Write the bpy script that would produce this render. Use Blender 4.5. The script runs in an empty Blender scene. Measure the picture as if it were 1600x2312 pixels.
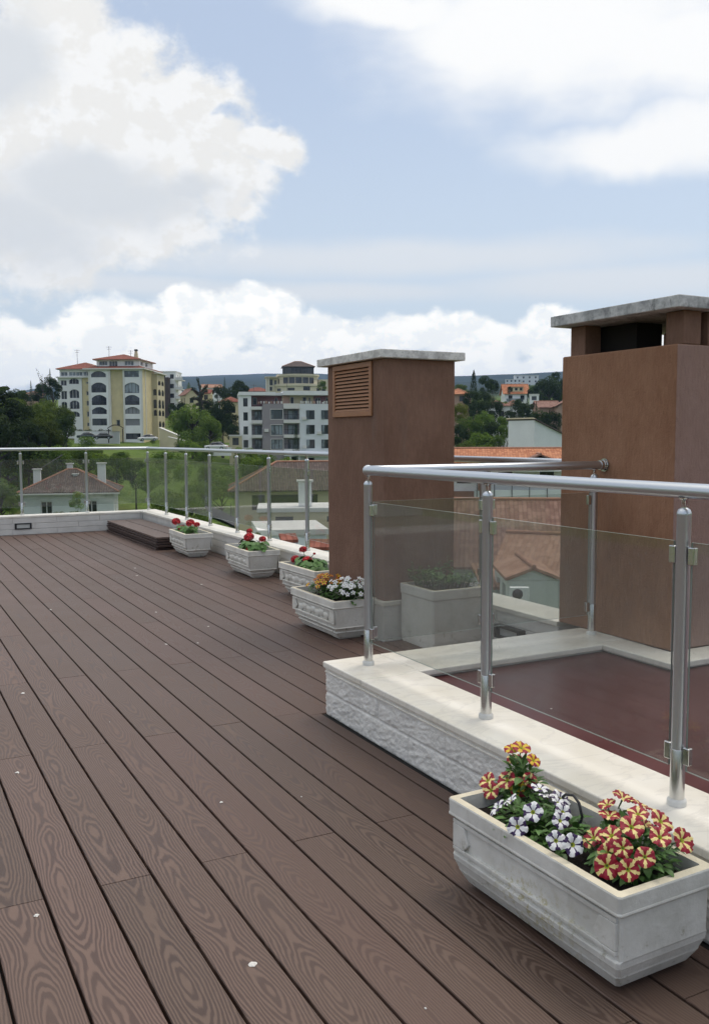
import bpy, math, random
from math import sin, cos, pi, radians, sqrt, atan2, asin, floor, hypot
from mathutils import Vector, Matrix, noise

SC = bpy.context.scene
COL = SC.collection
WL = {}          # world position of unrotated roots, for meshes written in world coordinates


# ---------------------------------------------------------------- mesh builder
class MB:
    def __init__(s):
        s.v, s.f, s.m, s.s = [], [], [], []

    def add(s, verts, faces, mi=0, smooth=False):
        o = len(s.v)
        s.v += [tuple(p) for p in verts]
        for f in faces:
            s.f.append([i + o for i in f]); s.m.append(mi); s.s.append(smooth)
        return s

    def quad(s, a, b, c, d, mi=0):
        return s.add([a, b, c, d], [(0, 1, 2, 3)], mi)

    def box(s, x0, x1, y0, y1, z0, z1, mi=0):
        v = [(x0, y0, z0), (x1, y0, z0), (x1, y1, z0), (x0, y1, z0), (x0, y0, z1), (x1, y0, z1), (x1, y1, z1), (x0, y1, z1)]
        return s.add(v, [(0, 3, 2, 1), (4, 5, 6, 7), (0, 1, 5, 4), (1, 2, 6, 5), (2, 3, 7, 6), (3, 0, 4, 7)], mi)

    def hexa(s, v, mi=0):
        return s.add(v, [(0, 3, 2, 1), (4, 5, 6, 7), (0, 1, 5, 4), (1, 2, 6, 5), (2, 3, 7, 6), (3, 0, 4, 7)], mi)

    def prism(s, poly, z0, z1, mi=0):
        n = len(poly)
        v = [(p[0], p[1], z0) for p in poly] + [(p[0], p[1], z1) for p in poly]
        f = [tuple(range(n - 1, -1, -1)), tuple(range(n, 2 * n))]
        f += [(i, (i + 1) % n, n + (i + 1) % n, n + i) for i in range(n)]
        return s.add(v, f, mi)

    def rings(s, rings, mi=0, smooth=False, cap0=True, cap1=True):
        n = len(rings[0]); v = []; f = []
        for r in rings: v += list(r)
        for k in range(len(rings) - 1):
            for i in range(n):
                j = (i + 1) % n
                f.append((k * n + i, k * n + j, (k + 1) * n + j, (k + 1) * n + i))
        s.add(v, f, mi, smooth)
        if cap0: s.add(rings[0], [tuple(range(n - 1, -1, -1))], mi)
        if cap1: s.add(rings[-1], [tuple(range(n))], mi)
        return s

    def lathe(s, prof, c=(0, 0, 0), n=20, mi=0, smooth=True):
        R = []
        for r, z in prof:
            r = max(r, 1e-4)
            R.append([(c[0] + r * cos(2 * pi * i / n), c[1] + r * sin(2 * pi * i / n), c[2] + z) for i in range(n)])
        return s.rings(R, mi, smooth)

    def tube(s, pts, r, n=12, mi=0, caps=True):
        pts = [Vector(p) for p in pts]
        rr = r if isinstance(r, (list, tuple)) else [r] * len(pts)
        R = []; up = None
        for i, p in enumerate(pts):
            d = (pts[min(i + 1, len(pts) - 1)] - pts[max(i - 1, 0)]).normalized()
            if up is None:
                a = Vector((0, 0, 1)) if abs(d.z) < .9 else Vector((1, 0, 0))
                up = (a - d * a.dot(d)).normalized()
            else:
                up = (up - d * up.dot(d)).normalized()
            w = d.cross(up)
            R.append([tuple(p + (up * cos(2 * pi * k / n) + w * sin(2 * pi * k / n)) * rr[i]) for k in range(n)])
        return s.rings(R, mi, True, caps, caps)

    def build(s, name, mats, parent=None, world=True, bevel=0, seg=2, autosmooth=False):
        me = bpy.data.meshes.new(name)
        off = WL.get(parent.name, (0, 0, 0)) if (parent is not None and world) else (0, 0, 0)
        me.from_pydata([(p[0] - off[0], p[1] - off[1], p[2] - off[2]) for p in s.v], [], s.f)
        if not isinstance(mats, (list, tuple)): mats = [mats]
        for m in mats: me.materials.append(m)
        me.polygons.foreach_set('material_index', s.m)
        me.polygons.foreach_set('use_smooth', s.s)
        me.update()
        o = bpy.data.objects.new(name, me); COL.objects.link(o)
        if parent is not None:
            o.parent = parent
            if world: WL[o.name] = off
        if bevel:
            b = o.modifiers.new('bevel', 'BEVEL'); b.width = bevel; b.segments = seg; b.limit_method = 'ANGLE'; b.angle_limit = radians(40)
        return o


def tag(o, label=None, cat=None, group=None, kind=None):
    if label: o['label'] = label
    if cat: o['category'] = cat
    if group: o['group'] = group
    if kind: o['kind'] = kind
    return o


def root(name, loc=(0, 0, 0), rz=0, label=None, cat=None, group=None):
    o = bpy.data.objects.new(name, None); COL.objects.link(o)
    o.empty_display_size = .2
    o.location = loc; o.rotation_euler = (0, 0, rz)
    WL[o.name] = tuple(loc)
    return tag(o, label, cat, group)


def kids(o):
    return [c for c in bpy.data.objects if c.parent == o]


def copy_tree(o, ch_of, parent=None):
    c = o.copy(); COL.objects.link(c)
    if parent is not None: c.parent = parent
    for k in ch_of.get(o.name, ()): copy_tree(k, ch_of, c)
    return c


def child_map():
    m = {}
    for o in bpy.data.objects:
        if o.parent: m.setdefault(o.parent.name, []).append(o)
    return m


# ---------------------------------------------------------------- camera model (also used to read distances into places)
FPX, CX, CY = 2060., 800., 1156.
YAW, PITCH, ROLL = radians(27.83), radians(4.703), radians(.205)
EYE = Vector((0, 0, 1.35))
_f = Vector((sin(YAW) * cos(PITCH), cos(YAW) * cos(PITCH), -sin(PITCH)))
_r = Vector((cos(YAW), -sin(YAW), 0)); _d = _f.cross(_r)
_r, _d = _r * cos(ROLL) + _d * sin(ROLL), -_r * sin(ROLL) + _d * cos(ROLL)
FH = Vector((sin(YAW), cos(YAW), 0)); RH = Vector((cos(YAW), -sin(YAW), 0))


def direction(u, v):
    return (_r * ((u - CX) / FPX) + _d * ((v - CY) / FPX) + _f).normalized()


def spot(u, v, dist):
    """surveyed place: bearing u, elevation v, distance along the viewing axis"""
    d = direction(u, v)
    return EYE + d * (dist / d.dot(FH))


def bearing(u, v=986):
    d = direction(u, v)
    return atan2(d.x, d.y)


# ---------------------------------------------------------------- node helpers
class NT:
    def __init__(s, tree):
        s.t = tree; s.n = tree.nodes; s.l = tree.links

    def new(s, typ, **kw):
        n = s.n.new(typ)
        for k, v in kw.items(): setattr(n, k, v)
        return n

    def put(s, sock, val):
        if isinstance(val, bpy.types.NodeSocket): s.l.new(val, sock)
        elif isinstance(val, (tuple, list)) and sock.type == 'RGBA' and len(val) == 3: sock.default_value = (*val, 1)
        else: sock.default_value = val

    def math(s, op, a, b=0., c=None, clamp=False):
        n = s.new('ShaderNodeMath', operation=op, use_clamp=clamp)
        s.put(n.inputs[0], a); s.put(n.inputs[1], b)
        if c is not None: s.put(n.inputs[2], c)
        return n.outputs[0]

    def vmath(s, op, a, b=(0, 0, 0)):
        n = s.new('ShaderNodeVectorMath', operation=op)
        s.put(n.inputs[0], a)
        if op == 'SCALE': s.put(n.inputs['Scale'], b)
        else: s.put(n.inputs[1], b)
        return n.outputs[0]

    def mix(s, f, a, b, mode='MIX'):
        n = s.new('ShaderNodeMix', data_type='RGBA', blend_type=mode)
        s.put(n.inputs[0], f); s.put(n.inputs[6], a); s.put(n.inputs[7], b)
        return n.outputs[2]

    def ramp(s, x, a, b, lo=0., hi=1., smooth=True):
        n = s.new('ShaderNodeMapRange', interpolation_type='SMOOTHSTEP' if smooth else 'LINEAR')
        s.put(n.inputs[0], x); s.put(n.inputs[1], a); s.put(n.inputs[2], b); s.put(n.inputs[3], lo); s.put(n.inputs[4], hi)
        return n.outputs[0]

    def noise(s, vec, scale, detail=2., rough=.5, w=None, dist=0.):
        n = s.new('ShaderNodeTexNoise', noise_dimensions='4D' if w is not None else '3D')
        if vec is not None: s.put(n.inputs['Vector'], vec)
        n.inputs['Scale'].default_value = scale; n.inputs['Detail'].default_value = detail
        n.inputs['Roughness'].default_value = rough; n.inputs['Distortion'].default_value = dist
        if w is not None: s.put(n.inputs['W'], w)
        return n.outputs[0]

    def sep(s, v):
        n = s.new('ShaderNodeSeparateXYZ'); s.put(n.inputs[0], v); return n.outputs

    def comb(s, x, y, z):
        n = s.new('ShaderNodeCombineXYZ')
        for i, q in enumerate((x, y, z)): s.put(n.inputs[i], q)
        return n.outputs[0]

    def obj(s):
        return s.new('ShaderNodeTexCoord').outputs['Object']

    def pos(s):
        return s.new('ShaderNodeNewGeometry').outputs['Position']

    def bump(s, h, strength=.3, dist=.01):
        n = s.new('ShaderNodeBump'); n.inputs['Strength'].default_value = strength; n.inputs['Distance'].default_value = dist
        s.put(n.inputs['Height'], h); return n.outputs[0]


def material(name):
    m = bpy.data.materials.new(name); m.use_nodes = True
    t = NT(m.node_tree); b = m.node_tree.nodes['Principled BSDF']
    return m, t, b


def simple(name, col, rough=.6, metal=0., var=.12, scale=6., bump=0., bscale=60., spec=.5, coords='pos'):
    """paint, plaster, stone...: base colour with soft blotches, a little bump"""
    m, t, b = material(name)
    p = t.pos() if coords == 'pos' else t.obj()
    n = t.noise(p, scale, 5, .6)
    f = t.ramp(n, .3, .7, 1 - var, 1 + var, False)
    t.put(b.inputs['Base Color'], t.mix(1., (*col, 1), t.comb(f, f, f), 'MULTIPLY'))
    b.inputs['Roughness'].default_value = rough; b.inputs['Metallic'].default_value = metal
    b.inputs['Specular IOR Level'].default_value = spec
    if bump: t.put(b.inputs['Normal'], t.bump(t.noise(p, bscale, 4, .6), bump, .01))
    return m
SUN_E = 1.5
SKYMIX = (.71, .81, .96)
HAZE = .00015
# ---------------------------------------------------------------- camera, light, sky
SC.render.engine = 'CYCLES'
SC.cycles.max_bounces = 8
SC.cycles.transparent_max_bounces = 24
SC.cycles.diffuse_bounces = 3; SC.cycles.glossy_bounces = 3; SC.cycles.transmission_bounces = 3; SC.cycles.volume_bounces = 0
SC.cycles.caustics_reflective = False; SC.cycles.caustics_refractive = False
try:
    SC.cycles.use_denoising = True; SC.cycles.denoiser = 'OPENIMAGEDENOISE'
    SC.cycles.denoising_prefilter = 'ACCURATE'
except Exception: pass
SC.cycles.use_adaptive_sampling = True; SC.cycles.adaptive_threshold = .01
SC.view_settings.view_transform = 'Standard'; SC.view_settings.look = 'None'
SC.view_settings.gamma = 1; SC.view_settings.exposure = 0

cd = bpy.data.cameras.new('camera'); cam = bpy.data.objects.new('camera', cd); COL.objects.link(cam)
cd.sensor_fit = 'VERTICAL'; cd.sensor_height = 24; cd.lens = FPX * 24 / 2312
cd.clip_start = .05; cd.clip_end = 20000
mw = Matrix((_r, -_d, -_f)).transposed().to_4x4(); mw.translation = EYE
cam.matrix_world = mw
SC.camera = cam

SUN_AZ, SUN_EL = radians(78), radians(62)      # bearing from +Y towards +X
sd = bpy.data.lights.new('sun', 'SUN'); sun = bpy.data.objects.new('sun', sd); COL.objects.link(sun)
sd.energy = SUN_E; sd.angle = radians(24); sd.color = (1, .91, .79)
sdir = Vector((sin(SUN_AZ) * cos(SUN_EL), cos(SUN_AZ) * cos(SUN_EL), sin(SUN_EL)))
sun.rotation_euler = sdir.to_track_quat('Z', 'Y').to_euler(); sun.location = (0, 0, 60)

W = bpy.data.worlds.new('World'); SC.world = W; W.use_nodes = True
W.node_tree.nodes.clear(); t = NT(W.node_tree)
STR = .12
sky = t.new('ShaderNodeTexSky', sky_type='NISHITA'); sky.sun_disc = False
sky.sun_elevation = SUN_EL; sky.sun_rotation = SUN_AZ; sky.air_density = 1.0; sky.dust_density = 1.6; sky.ozone_density = 1.0; sky.altitude = 60
dirn = t.new('ShaderNodeTexCoord').outputs['Generated']


def dot(v):
    n = t.new('ShaderNodeVectorMath', operation='DOT_PRODUCT'); t.put(n.inputs[0], dirn); t.put(n.inputs[1], tuple(v)); return n.outputs['Value']


az = t.math('ARCTAN2', dot(RH), dot(FH))
el = t.math('ARCSINE', t.sep(dirn)[2])


def AE(u, v):
    d = direction(u, v); return atan2(d.dot(RH), d.dot(FH)), asin(d.z)


# the air of the lower sky moves in clumps: a domain of bearing and elevation warped by noise
ae0 = t.comb(az, el, 0.)
nv = t.new('ShaderNodeTexNoise'); t.put(nv.inputs['Vector'], ae0); nv.inputs['Scale'].default_value = 11; nv.inputs['Detail'].default_value = 3; nv.inputs['Roughness'].default_value = .55
wv = t.vmath('SCALE', t.vmath('SUBTRACT', nv.outputs['Color'], (.5, .5, .5)), .075)
ae = t.vmath('ADD', ae0, wv)


def blobs(lst, vec):
    out = None
    for (u, v, ru, rv) in lst:
        a, e = AE(u, v)
        n = t.new('ShaderNodeVectorMath', operation='LENGTH')
        t.put(n.inputs[0], t.vmath('MULTIPLY', t.vmath('SUBTRACT', vec, (a, e, 0)), (FPX / ru, FPX / rv, 0)))
        f = t.math('SUBTRACT', 1., n.outputs['Value'])
        out = f if out is None else t.math('SMOOTH_MAX', out, f, .12)
    return out


fb = t.noise(t.vmath('MULTIPLY', ae0, (1, 1.25, 1)), 15, 11, .63)
fb2 = t.noise(t.vmath('ADD', t.vmath('MULTIPLY', ae0, (1, 1.25, 1)), (-.012, .014, 0)), 15, 6, .63)
big = blobs([(40, 210, 260, 190), (250, 290, 240, 170), (120, 60, 150, 130), (250, 150, 110, 80), (425, 290, 160, 130), (470, 215, 85, 50), (590, 318, 82, 42), (520, 400, 110, 90),
             (180, 430, 330, 150), (60, 530, 190, 110), (330, 500, 160, 70), (540, 470, 70, 22), (-120, 330, 260, 320)], ae)
hole = blobs([(70, 258, 125, 36), (520, 240, 40, 26)], ae)
big = t.math('SUBTRACT', big, t.math('MULTIPLY', t.ramp(hole, -.2, .8), .48))
low = blobs([(215, 742, 120, 72), (90, 800, 200, 75), (-40, 785, 150, 80), (330, 760, 110, 55), (480, 728, 120, 74), (580, 706, 95, 62), (700, 765, 150, 60), (900, 758, 130, 58),
             (1060, 768, 150, 60), (1240, 755, 110, 54), (1400, 785, 220, 56), (1700, 785, 250, 60), (350, 845, 700, 60), (1100, 850, 800, 55)], ae)
soft = t.noise(t.vmath('MULTIPLY', ae0, (1, 2.4, 1)), 6, 6, .55)
cir = blobs([(1270, 40, 520, 190), (1560, 110, 380, 125), (880, 10, 240, 60), (1460, 325, 300, 70), (1620, 300, 230, 90), (1100, 95, 260, 80)], t.vmath('ADD', ae0, t.vmath('SCALE', wv, .8)))
veil = blobs([(900, 585, 900, 60), (1500, 630, 700, 55), (250, 640, 400, 30), (700, 660, 600, 35)], ae0)
gre = blobs([(230, 430, 360, 95), (20, 500, 260, 120), (10, 120, 130, 120), (420, 405, 130, 55)], ae)

n1 = t.math('SUBTRACT', fb, .5); ns = t.math('SUBTRACT', soft, .5)
d_big = t.ramp(t.math('ADD', big, t.math('MULTIPLY', n1, 1.75)), -.22, .30)
d_low = t.ramp(t.math('ADD', low, t.math('MULTIPLY', n1, 1.15)), -.10, .26)
d_cir = t.ramp(t.math('ADD', cir, t.math('MULTIPLY', ns, .95)), -.24, .70)
d_vei = t.ramp(t.math('ADD', veil, t.math('MULTIPLY', ns, 1.0)), .0, .8, 0, .85)
# the rest of the sky dome, out to all sides: broken cloud
gen = t.noise(t.vmath('MULTIPLY', dirn, (1, 1, 1.8)), 2.3, 7, .58)
far = t.math('MAXIMUM', t.ramp(t.math('ABSOLUTE', az), .52, .8), t.ramp(el, .52, .75))
behind = t.math('MULTIPLY', t.ramp(t.math('ABSOLUTE', az), 1.7, 2.4), t.ramp(el, 1.25, .9))
d_gen = t.math('MULTIPLY', t.math('MULTIPLY', t.ramp(gen, .38, .56), far), t.math('SUBTRACT', 1., t.math('MULTIPLY', behind, .75)))
zen = t.ramp(el, .5, 1.1)
# lit tops and grey undersides
lit = t.ramp(t.math('SUBTRACT', fb, fb2), -.05, .06)
grey = t.ramp(t.math('ADD', gre, t.math('MULTIPLY', n1, .9)), -.05, .75)
k = 1 / STR
white = tuple(c * k for c in (1.0, 1.0, .99)); shade = tuple(c * k for c in (.76, .79, .82)); mid = tuple(c * k for c in (.93, .92, .89))
c_big = t.mix(t.math('MULTIPLY', grey, .95), t.mix(lit, mid, white), shade)
c_low = t.mix(lit, tuple(c * k for c in (1.10, 1.11, 1.09)), tuple(c * k for c in (1.28, 1.25, 1.18)))
lowhz = t.ramp(el, .02, .12)
c_low = t.mix(lowhz, tuple(c * k for c in (1.24, 1.25, 1.23)), c_low)
# moisture: pale towards the horizon
base = t.mix(.55, sky.outputs[0], tuple(c * k for c in SKYMIX))
base = t.mix(t.ramp(el, .42, .02, 0., .55), base, tuple(c * k for c in (.82, .91, .95)))
c = t.mix(d_vei, base, tuple(c * k for c in (.84, .87, .90)))
c = t.mix(d_gen, c, t.mix(zen, mid, tuple(c * k for c in (1.95, 1.86, 1.72))))
c = t.mix(d_cir, c, tuple(c * k for c in (1.05, 1.05, 1.04)))
c = t.mix(d_low, c, c_low)
c = t.mix(d_big, c, c_big)
bg = t.new('ShaderNodeBackground'); t.put(bg.inputs[0], c); bg.inputs[1].default_value = STR
out = t.new('ShaderNodeOutputWorld'); t.l.new(bg.outputs[0], out.inputs[0])
# ---------------------------------------------------------------- materials
M = {}
BP, BX0 = .159, .239         # board pitch, a gap's x

def deck_mat():
    m, t, b = material('composite_decking')
    p = t.pos(); X, Y, Z = t.sep(p)[0:3]
    kx = t.math('DIVIDE', t.math('SUBTRACT', X, BX0), BP)
    k = t.math('FLOOR', kx)
    par = t.math('MODULO', t.math('ADD', k, 100.), 2.)
    # two rows of board ends, 2.53 m apart and staggered
    j = t.math('FLOOR', t.math('DIVIDE', t.math('SUBTRACT', Y, t.math('MULTIPLY_ADD', par, 1.30, .18)), 2.53))
    wn = t.new('ShaderNodeTexWhiteNoise', noise_dimensions='2D'); t.put(wn.inputs['Vector'], t.comb(k, j, 0.))
    rnd = wn.outputs['Value']
    off = t.math('MULTIPLY', rnd, 37.)
    u = t.math('FRACT', kx)
    # embossed flat-sawn grain: growth rings cut at a slowly changing depth, so arches and islands lie along the board
    yy = t.math('ADD', Y, off)
    dn = t.noise(t.comb(0., t.math('MULTIPLY', yy, 1.75), off), 1., 1., .4)
    dn2 = t.noise(t.comb(3., t.math('MULTIPLY', yy, .8), off), 1., 1., .4)
    xb = t.math('MULTIPLY', t.math('ADD', t.math('SUBTRACT', u, .5), t.math('MULTIPLY_ADD', dn2, .9, -.45)), BP)
    depth = t.math('MULTIPLY_ADD', dn, .135, -.030)
    wob = t.noise(t.comb(t.math('MULTIPLY', X, 22.), t.math('MULTIPLY', yy, 4.5), off), 1., 2.5, .55)
    wob = t.math('MULTIPLY_ADD', wob, .020, -.010)
    r_ = t.math('ADD', t.math('SQRT', t.math('ADD', t.math('MULTIPLY', xb, xb), t.math('MULTIPLY', depth, depth))), wob)
    s = t.math('SINE', t.math('MULTIPLY', r_, 2 * pi / .0074))
    fine = t.noise(t.comb(t.math('MULTIPLY', X, 420.), t.math('MULTIPLY', Y, 18.), off), 1., 3, .6)
    line = t.ramp(t.math('ADD', s, t.math('MULTIPLY', t.math('SUBTRACT', fine, .5), 1.5)), -.75, .85)
    blotch = t.noise(p, 1.3, 5, .6)
    calm = t.ramp(t.math('ADD', X, t.math('MULTIPLY', rnd, .8)), 1.2, 2.2)   # the boards by the low wall are hardly worn
    dust = t.ramp(blotch, .35, .68)
    c1 = t.mix(line, t.mix(calm, (.071, .043, .033), (.084, .050, .039)), t.mix(calm, (.144, .096, .075), (.110, .069, .053)))
    tint = t.ramp(rnd, 0, 1, .88, 1.12, False)
    c1 = t.mix(1., c1, t.comb(tint, t.math('MULTIPLY', tint, t.ramp(rnd, 0, 1, 1.02, .98, False)), tint), 'MULTIPLY')
    c1 = t.mix(t.math('MULTIPLY', dust, .35), c1, (.112, .078, .062))
    speck = t.ramp(t.noise(p, 160, 3, .7), .66, .80)
    c1 = t.mix(t.math('MULTIPLY', speck, .35), c1, (.16, .14, .13))
    t.put(b.inputs['Base Color'], c1)
    t.put(b.inputs['Roughness'], t.ramp(t.math('ADD', t.math('MULTIPLY', blotch, .7), t.math('MULTIPLY', line, .3)), .3, .7, .42, .58, False))
    b.inputs['Specular IOR Level'].default_value = .32
    bh = t.math('ADD', t.math('MULTIPLY', line, .7), t.math('MULTIPLY', fine, .5))
    t.put(b.inputs['Normal'], t.bump(bh, .35, .0012))
    return m

M['deck'] = deck_mat()
M['deck_under'] = simple('deck_substrate', (.004, .0035, .003), .9)
M['deck_top'] = simple('paler_decking_offcut', (.125, .085, .070), .55, var=.18, scale=14)  # paler colour for the topmost boards of the stack
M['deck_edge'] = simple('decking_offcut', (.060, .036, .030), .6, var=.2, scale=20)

def marble():
    m, t, b = material('pale_marble')
    p = t.pos()
    n = t.noise(t.vmath('MULTIPLY', p, (1, 2.2, 1)), 2.2, 8, .62, dist=1.2)
    vein = t.ramp(t.math('ABSOLUTE', t.math('SUBTRACT', n, .5)), 0., .035, 1, 0)
    blot = t.noise(p, 3.5, 5, .6)
    c = t.mix(t.ramp(blot, .3, .7), (.74, .70, .61), (.83, .80, .73))
    c = t.mix(t.math('MULTIPLY', vein, .22), c, (.45, .43, .40))
    dirt = t.ramp(t.noise(p, 38, 5, .7), .66, .80)
    c = t.mix(t.math('MULTIPLY', dirt, .5), c, (.34, .31, .27))
    t.put(b.inputs['Base Color'], c); b.inputs['Roughness'].default_value = .42
    b.inputs['Specular IOR Level'].default_value = .35
    t.put(b.inputs['Normal'], t.bump(t.noise(p, 90, 3, .6), .08, .004))
    return m

M['marble'] = marble()
M['tile'] = simple('split_face_tile', (.74, .725, .69), .75, var=.12, scale=9, bump=.4, bscale=120)
M['tile_far'] = simple('white_wall_tile', (.66, .645, .61), .7, var=.10, scale=5, bump=.3, bscale=60)
M['grout'] = simple('grout', (.40, .39, .37), .9)

def steel(name='brushed_steel', col=(.58, .615, .655), r0=.33, r1=.39):
    m, t, b = material(name)
    p = t.pos()
    n = t.noise(p, 2.5, 3, .6)
    b.inputs['Base Color'].default_value = (*col, 1); b.inputs['Metallic'].default_value = 1
    t.put(b.inputs['Roughness'], t.ramp(n, .3, .7, r0, r1, False))
    return m

M['steel'] = steel()
M['steel_pol'] = steel('polished_steel', (.60, .60, .59), .2, .26)
M['white_cap'] = simple('white_plastic', (.62, .62, .60), .45)

def glass(name, tint, refl=1.0, dirt=.03):
    m = bpy.data.materials.new(name); m.use_nodes = True; m.node_tree.nodes.clear(); t = NT(m.node_tree)
    tr = t.new('ShaderNodeBsdfTransparent'); tr.inputs[0].default_value = (*tint, 1)
    gl = t.new('ShaderNodeBsdfGlossy'); gl.inputs['Roughness'].default_value = .02
    fc = t.new('ShaderNodeLayerWeight'); fc.inputs[0].default_value = .5
    fr = t.math('MULTIPLY_ADD', t.math('POWER', fc.outputs['Facing'], 5.), .95, .045)
    a = t.new('ShaderNodeMixShader'); t.put(a.inputs[0], t.math('MULTIPLY', fr, refl)); t.l.new(tr.outputs[0], a.inputs[1]); t.l.new(gl.outputs[0], a.inputs[2])
    df = t.new('ShaderNodeBsdfDiffuse'); df.inputs[0].default_value = (.55, .58, .55, 1)
    b2 = t.new('ShaderNodeMixShader')
    sm = t.noise(t.vmath('MULTIPLY', t.pos(), (1, 1, .6)), 4, 5, .65)
    sp = t.ramp(t.noise(t.pos(), 60, 2, .6), .67, .76)
    t.put(b2.inputs[0], t.math('ADD', t.ramp(sm, .3, .75, dirt * .6, dirt * 1.6), t.math('MULTIPLY', sp, dirt * 3)))
    t.l.new(a.outputs[0], b2.inputs[1]); t.l.new(df.outputs[0], b2.inputs[2])
    o = t.new('ShaderNodeOutputMaterial'); t.l.new(b2.outputs[0], o.inputs[0])
    return m

M['glass'] = glass('railing_glass', (.885, .900, .89), 1.0, .042)
M['glass_edge'] = simple('glass_edge', (.27, .32, .295), .3)

def plaster(name, a, bcol, streak=(.5, .45, .42)):
    m, t, b = material(name)
    p = t.pos()
    lines = t.noise(t.vmath('MULTIPLY', p, (1, 1, .22)), 62, 5, .7)
    grain = t.noise(p, 120, 4, .65)
    blot = t.noise(t.vmath('MULTIPLY', p, (1, 1, .6)), 3.2, 8, .68)
    worm = t.noise(t.vmath('MULTIPLY', p, (1, 1, .35)), 24, 4, .65, dist=1.2)
    c = t.mix(t.ramp(blot, .3, .72), (*a, 1), (*bcol, 1))
    sc = t.ramp(lines, .36, .64, .91, 1.05, False)
    c = t.mix(1., c, t.comb(sc, sc, sc), 'MULTIPLY')
    w = t.ramp(worm, .60, .72)
    c = t.mix(t.math('MULTIPLY', w, .35), c, tuple(q * .72 for q in a))
    # run-off stains under the cap
    st = t.ramp(t.noise(t.vmath('MULTIPLY', p, (1, 1, .12)), 5, 4, .6), .60, .75)
    c = t.mix(t.math('MULTIPLY', st, .30), c, tuple(q * .4 for q in streak))
    t.put(b.inputs['Base Color'], c); b.inputs['Roughness'].default_value = .88
    b.inputs['Specular IOR Level'].default_value = .2
    hh = t.math('ADD', t.math('MULTIPLY', lines, .8), t.math('ADD', t.math('MULTIPLY', worm, .9), t.math('MULTIPLY', grain, .6)))
    t.put(b.inputs['Normal'], t.bump(hh, .8, .008))
    return m

M['plaster1'] = plaster('brown_plaster', (.195, .113, .081), (.265, .160, .118))
M['plaster2'] = plaster('tan_plaster', (.265, .138, .083), (.355, .198, .125))
M['plaster2_cool'] = plaster('tan_plaster_cool_light', (.305, .200, .165), (.36, .245, .21))  # tan plaster tinted cooler, painting the light on the front face
M['flue'] = simple('dark_flue', (.018, .015, .014), .95)

def conc():
    m, t, b = material('weathered_concrete')
    p = t.pos()
    a = t.noise(p, 9, 8, .68); s = t.noise(t.vmath('MULTIPLY', p, (1, 1, .5)), 30, 5, .7)
    c = t.mix(t.ramp(a, .35, .65), (.27, .28, .29), (.62, .63, .63))
    c = t.mix(t.math('MULTIPLY', t.ramp(s, .52, .70), .7), c, (.10, .10, .10))
    t.put(b.inputs['Base Color'], c); b.inputs['Roughness'].default_value = .9
    t.put(b.inputs['Normal'], t.bump(t.math('ADD', a, t.math('MULTIPLY', s, .5)), .5, .012))
    return m

M['concrete'] = conc()

def capwhite():
    m, t, b = material('white_concrete_cap')
    p = t.pos(); a = t.noise(p, 14, 7, .68); s = t.noise(p, 55, 4, .7)
    c = t.mix(t.ramp(a, .35, .62), (.50, .495, .48), (.76, .755, .73))
    c = t.mix(t.math('MULTIPLY', t.ramp(s, .58, .72), .6), c, (.15, .14, .13))
    t.put(b.inputs['Base Color'], c); b.inputs['Roughness'].default_value = .9
    t.put(b.inputs['Normal'], t.bump(a, .4, .01))
    return m

M['capwhite'] = capwhite()
M['louvre'] = simple('louvre_paint', (.33, .155, .075), .5, var=.1)
M['dark'] = simple('recess_shade', (.012, .010, .009), .95)  # near-black for shade painted in recesses

def planter_mat(name, c0, c1, lichen=False):
    m, t, b = material(name)
    p = t.obj(); w = t.pos()
    a = t.noise(w, 7, 7, .65)
    c = t.mix(t.ramp(a, .3, .7), c0, c1)
    ml = t.ramp(t.noise(w, 21, 7, .7), .56, .70)
    z = t.sep(p)[2]
    # lichen and splashed soil settle in the lower mouldings
    c = t.mix(t.math('MULTIPLY', t.math('MULTIPLY', ml, t.ramp(z, .21, .07)), .8), c, (.20, .18, .09))
    if lichen:      # a yellow bloom of lichen on the middle of the long side
        yy = t.ramp(t.math('ABSOLUTE', t.math('ADD', t.sep(p)[1], .03)), .24, .04)
        lm = t.math('MULTIPLY', t.ramp(t.noise(w, 46, 6, .75), .50, .60), t.math('MULTIPLY', yy, t.ramp(z, .19, .12)))
        c = t.mix(t.math('MULTIPLY', lm, .75), c, (.42, .37, .17))
    dr = t.ramp(t.noise(t.vmath('MULTIPLY', w, (1, 1, .16)), 26, 4, .65), .56, .72)
    c = t.mix(t.math('MULTIPLY', dr, .22), c, (.30, .29, .24))
    sp = t.ramp(t.noise(w, 130, 3, .65), .66, .76)
    c = t.mix(t.math('MULTIPLY', sp, .3), c, (.30, .29, .26))
    t.put(b.inputs['Base Color'], c); b.inputs['Roughness'].default_value = .8
    t.put(b.inputs['Normal'], t.bump(t.math('ADD', t.noise(w, 60, 5, .65), t.noise(w, 14, 3, .6)), .3, .006))
    return m

M['planter'] = planter_mat('white_cast_stone', (.66, .64, .575), (.78, .765, .71))
M['planter_g'] = planter_mat('grey_cast_stone', (.54, .535, .495), (.70, .695, .66), True)
M['rim'] = simple('worn_rim', (.66, .60, .46), .75, var=.12, scale=18, bump=.3, bscale=90)
M['soil'] = simple('potting_soil', (.022, .014, .010), .95, var=.5, scale=60, bump=1., bscale=90)
M['leaf'] = simple('petunia_leaf', (.07, .155, .032), .5, var=.35, scale=40)
M['leaf_g'] = simple('geranium_leaf', (.07, .17, .03), .55, var=.35, scale=30)
M['stem'] = simple('green_stem', (.09, .15, .05), .6)
M['red'] = simple('red_petal', (.66, .016, .028), .55, var=.25, scale=90)
M['red2'] = simple('dark_red_petal', (.30, .006, .014), .55, var=.25, scale=90)
M['pink'] = simple('pale_red_petal', (.70, .10, .12), .55, var=.2, scale=90)
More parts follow.
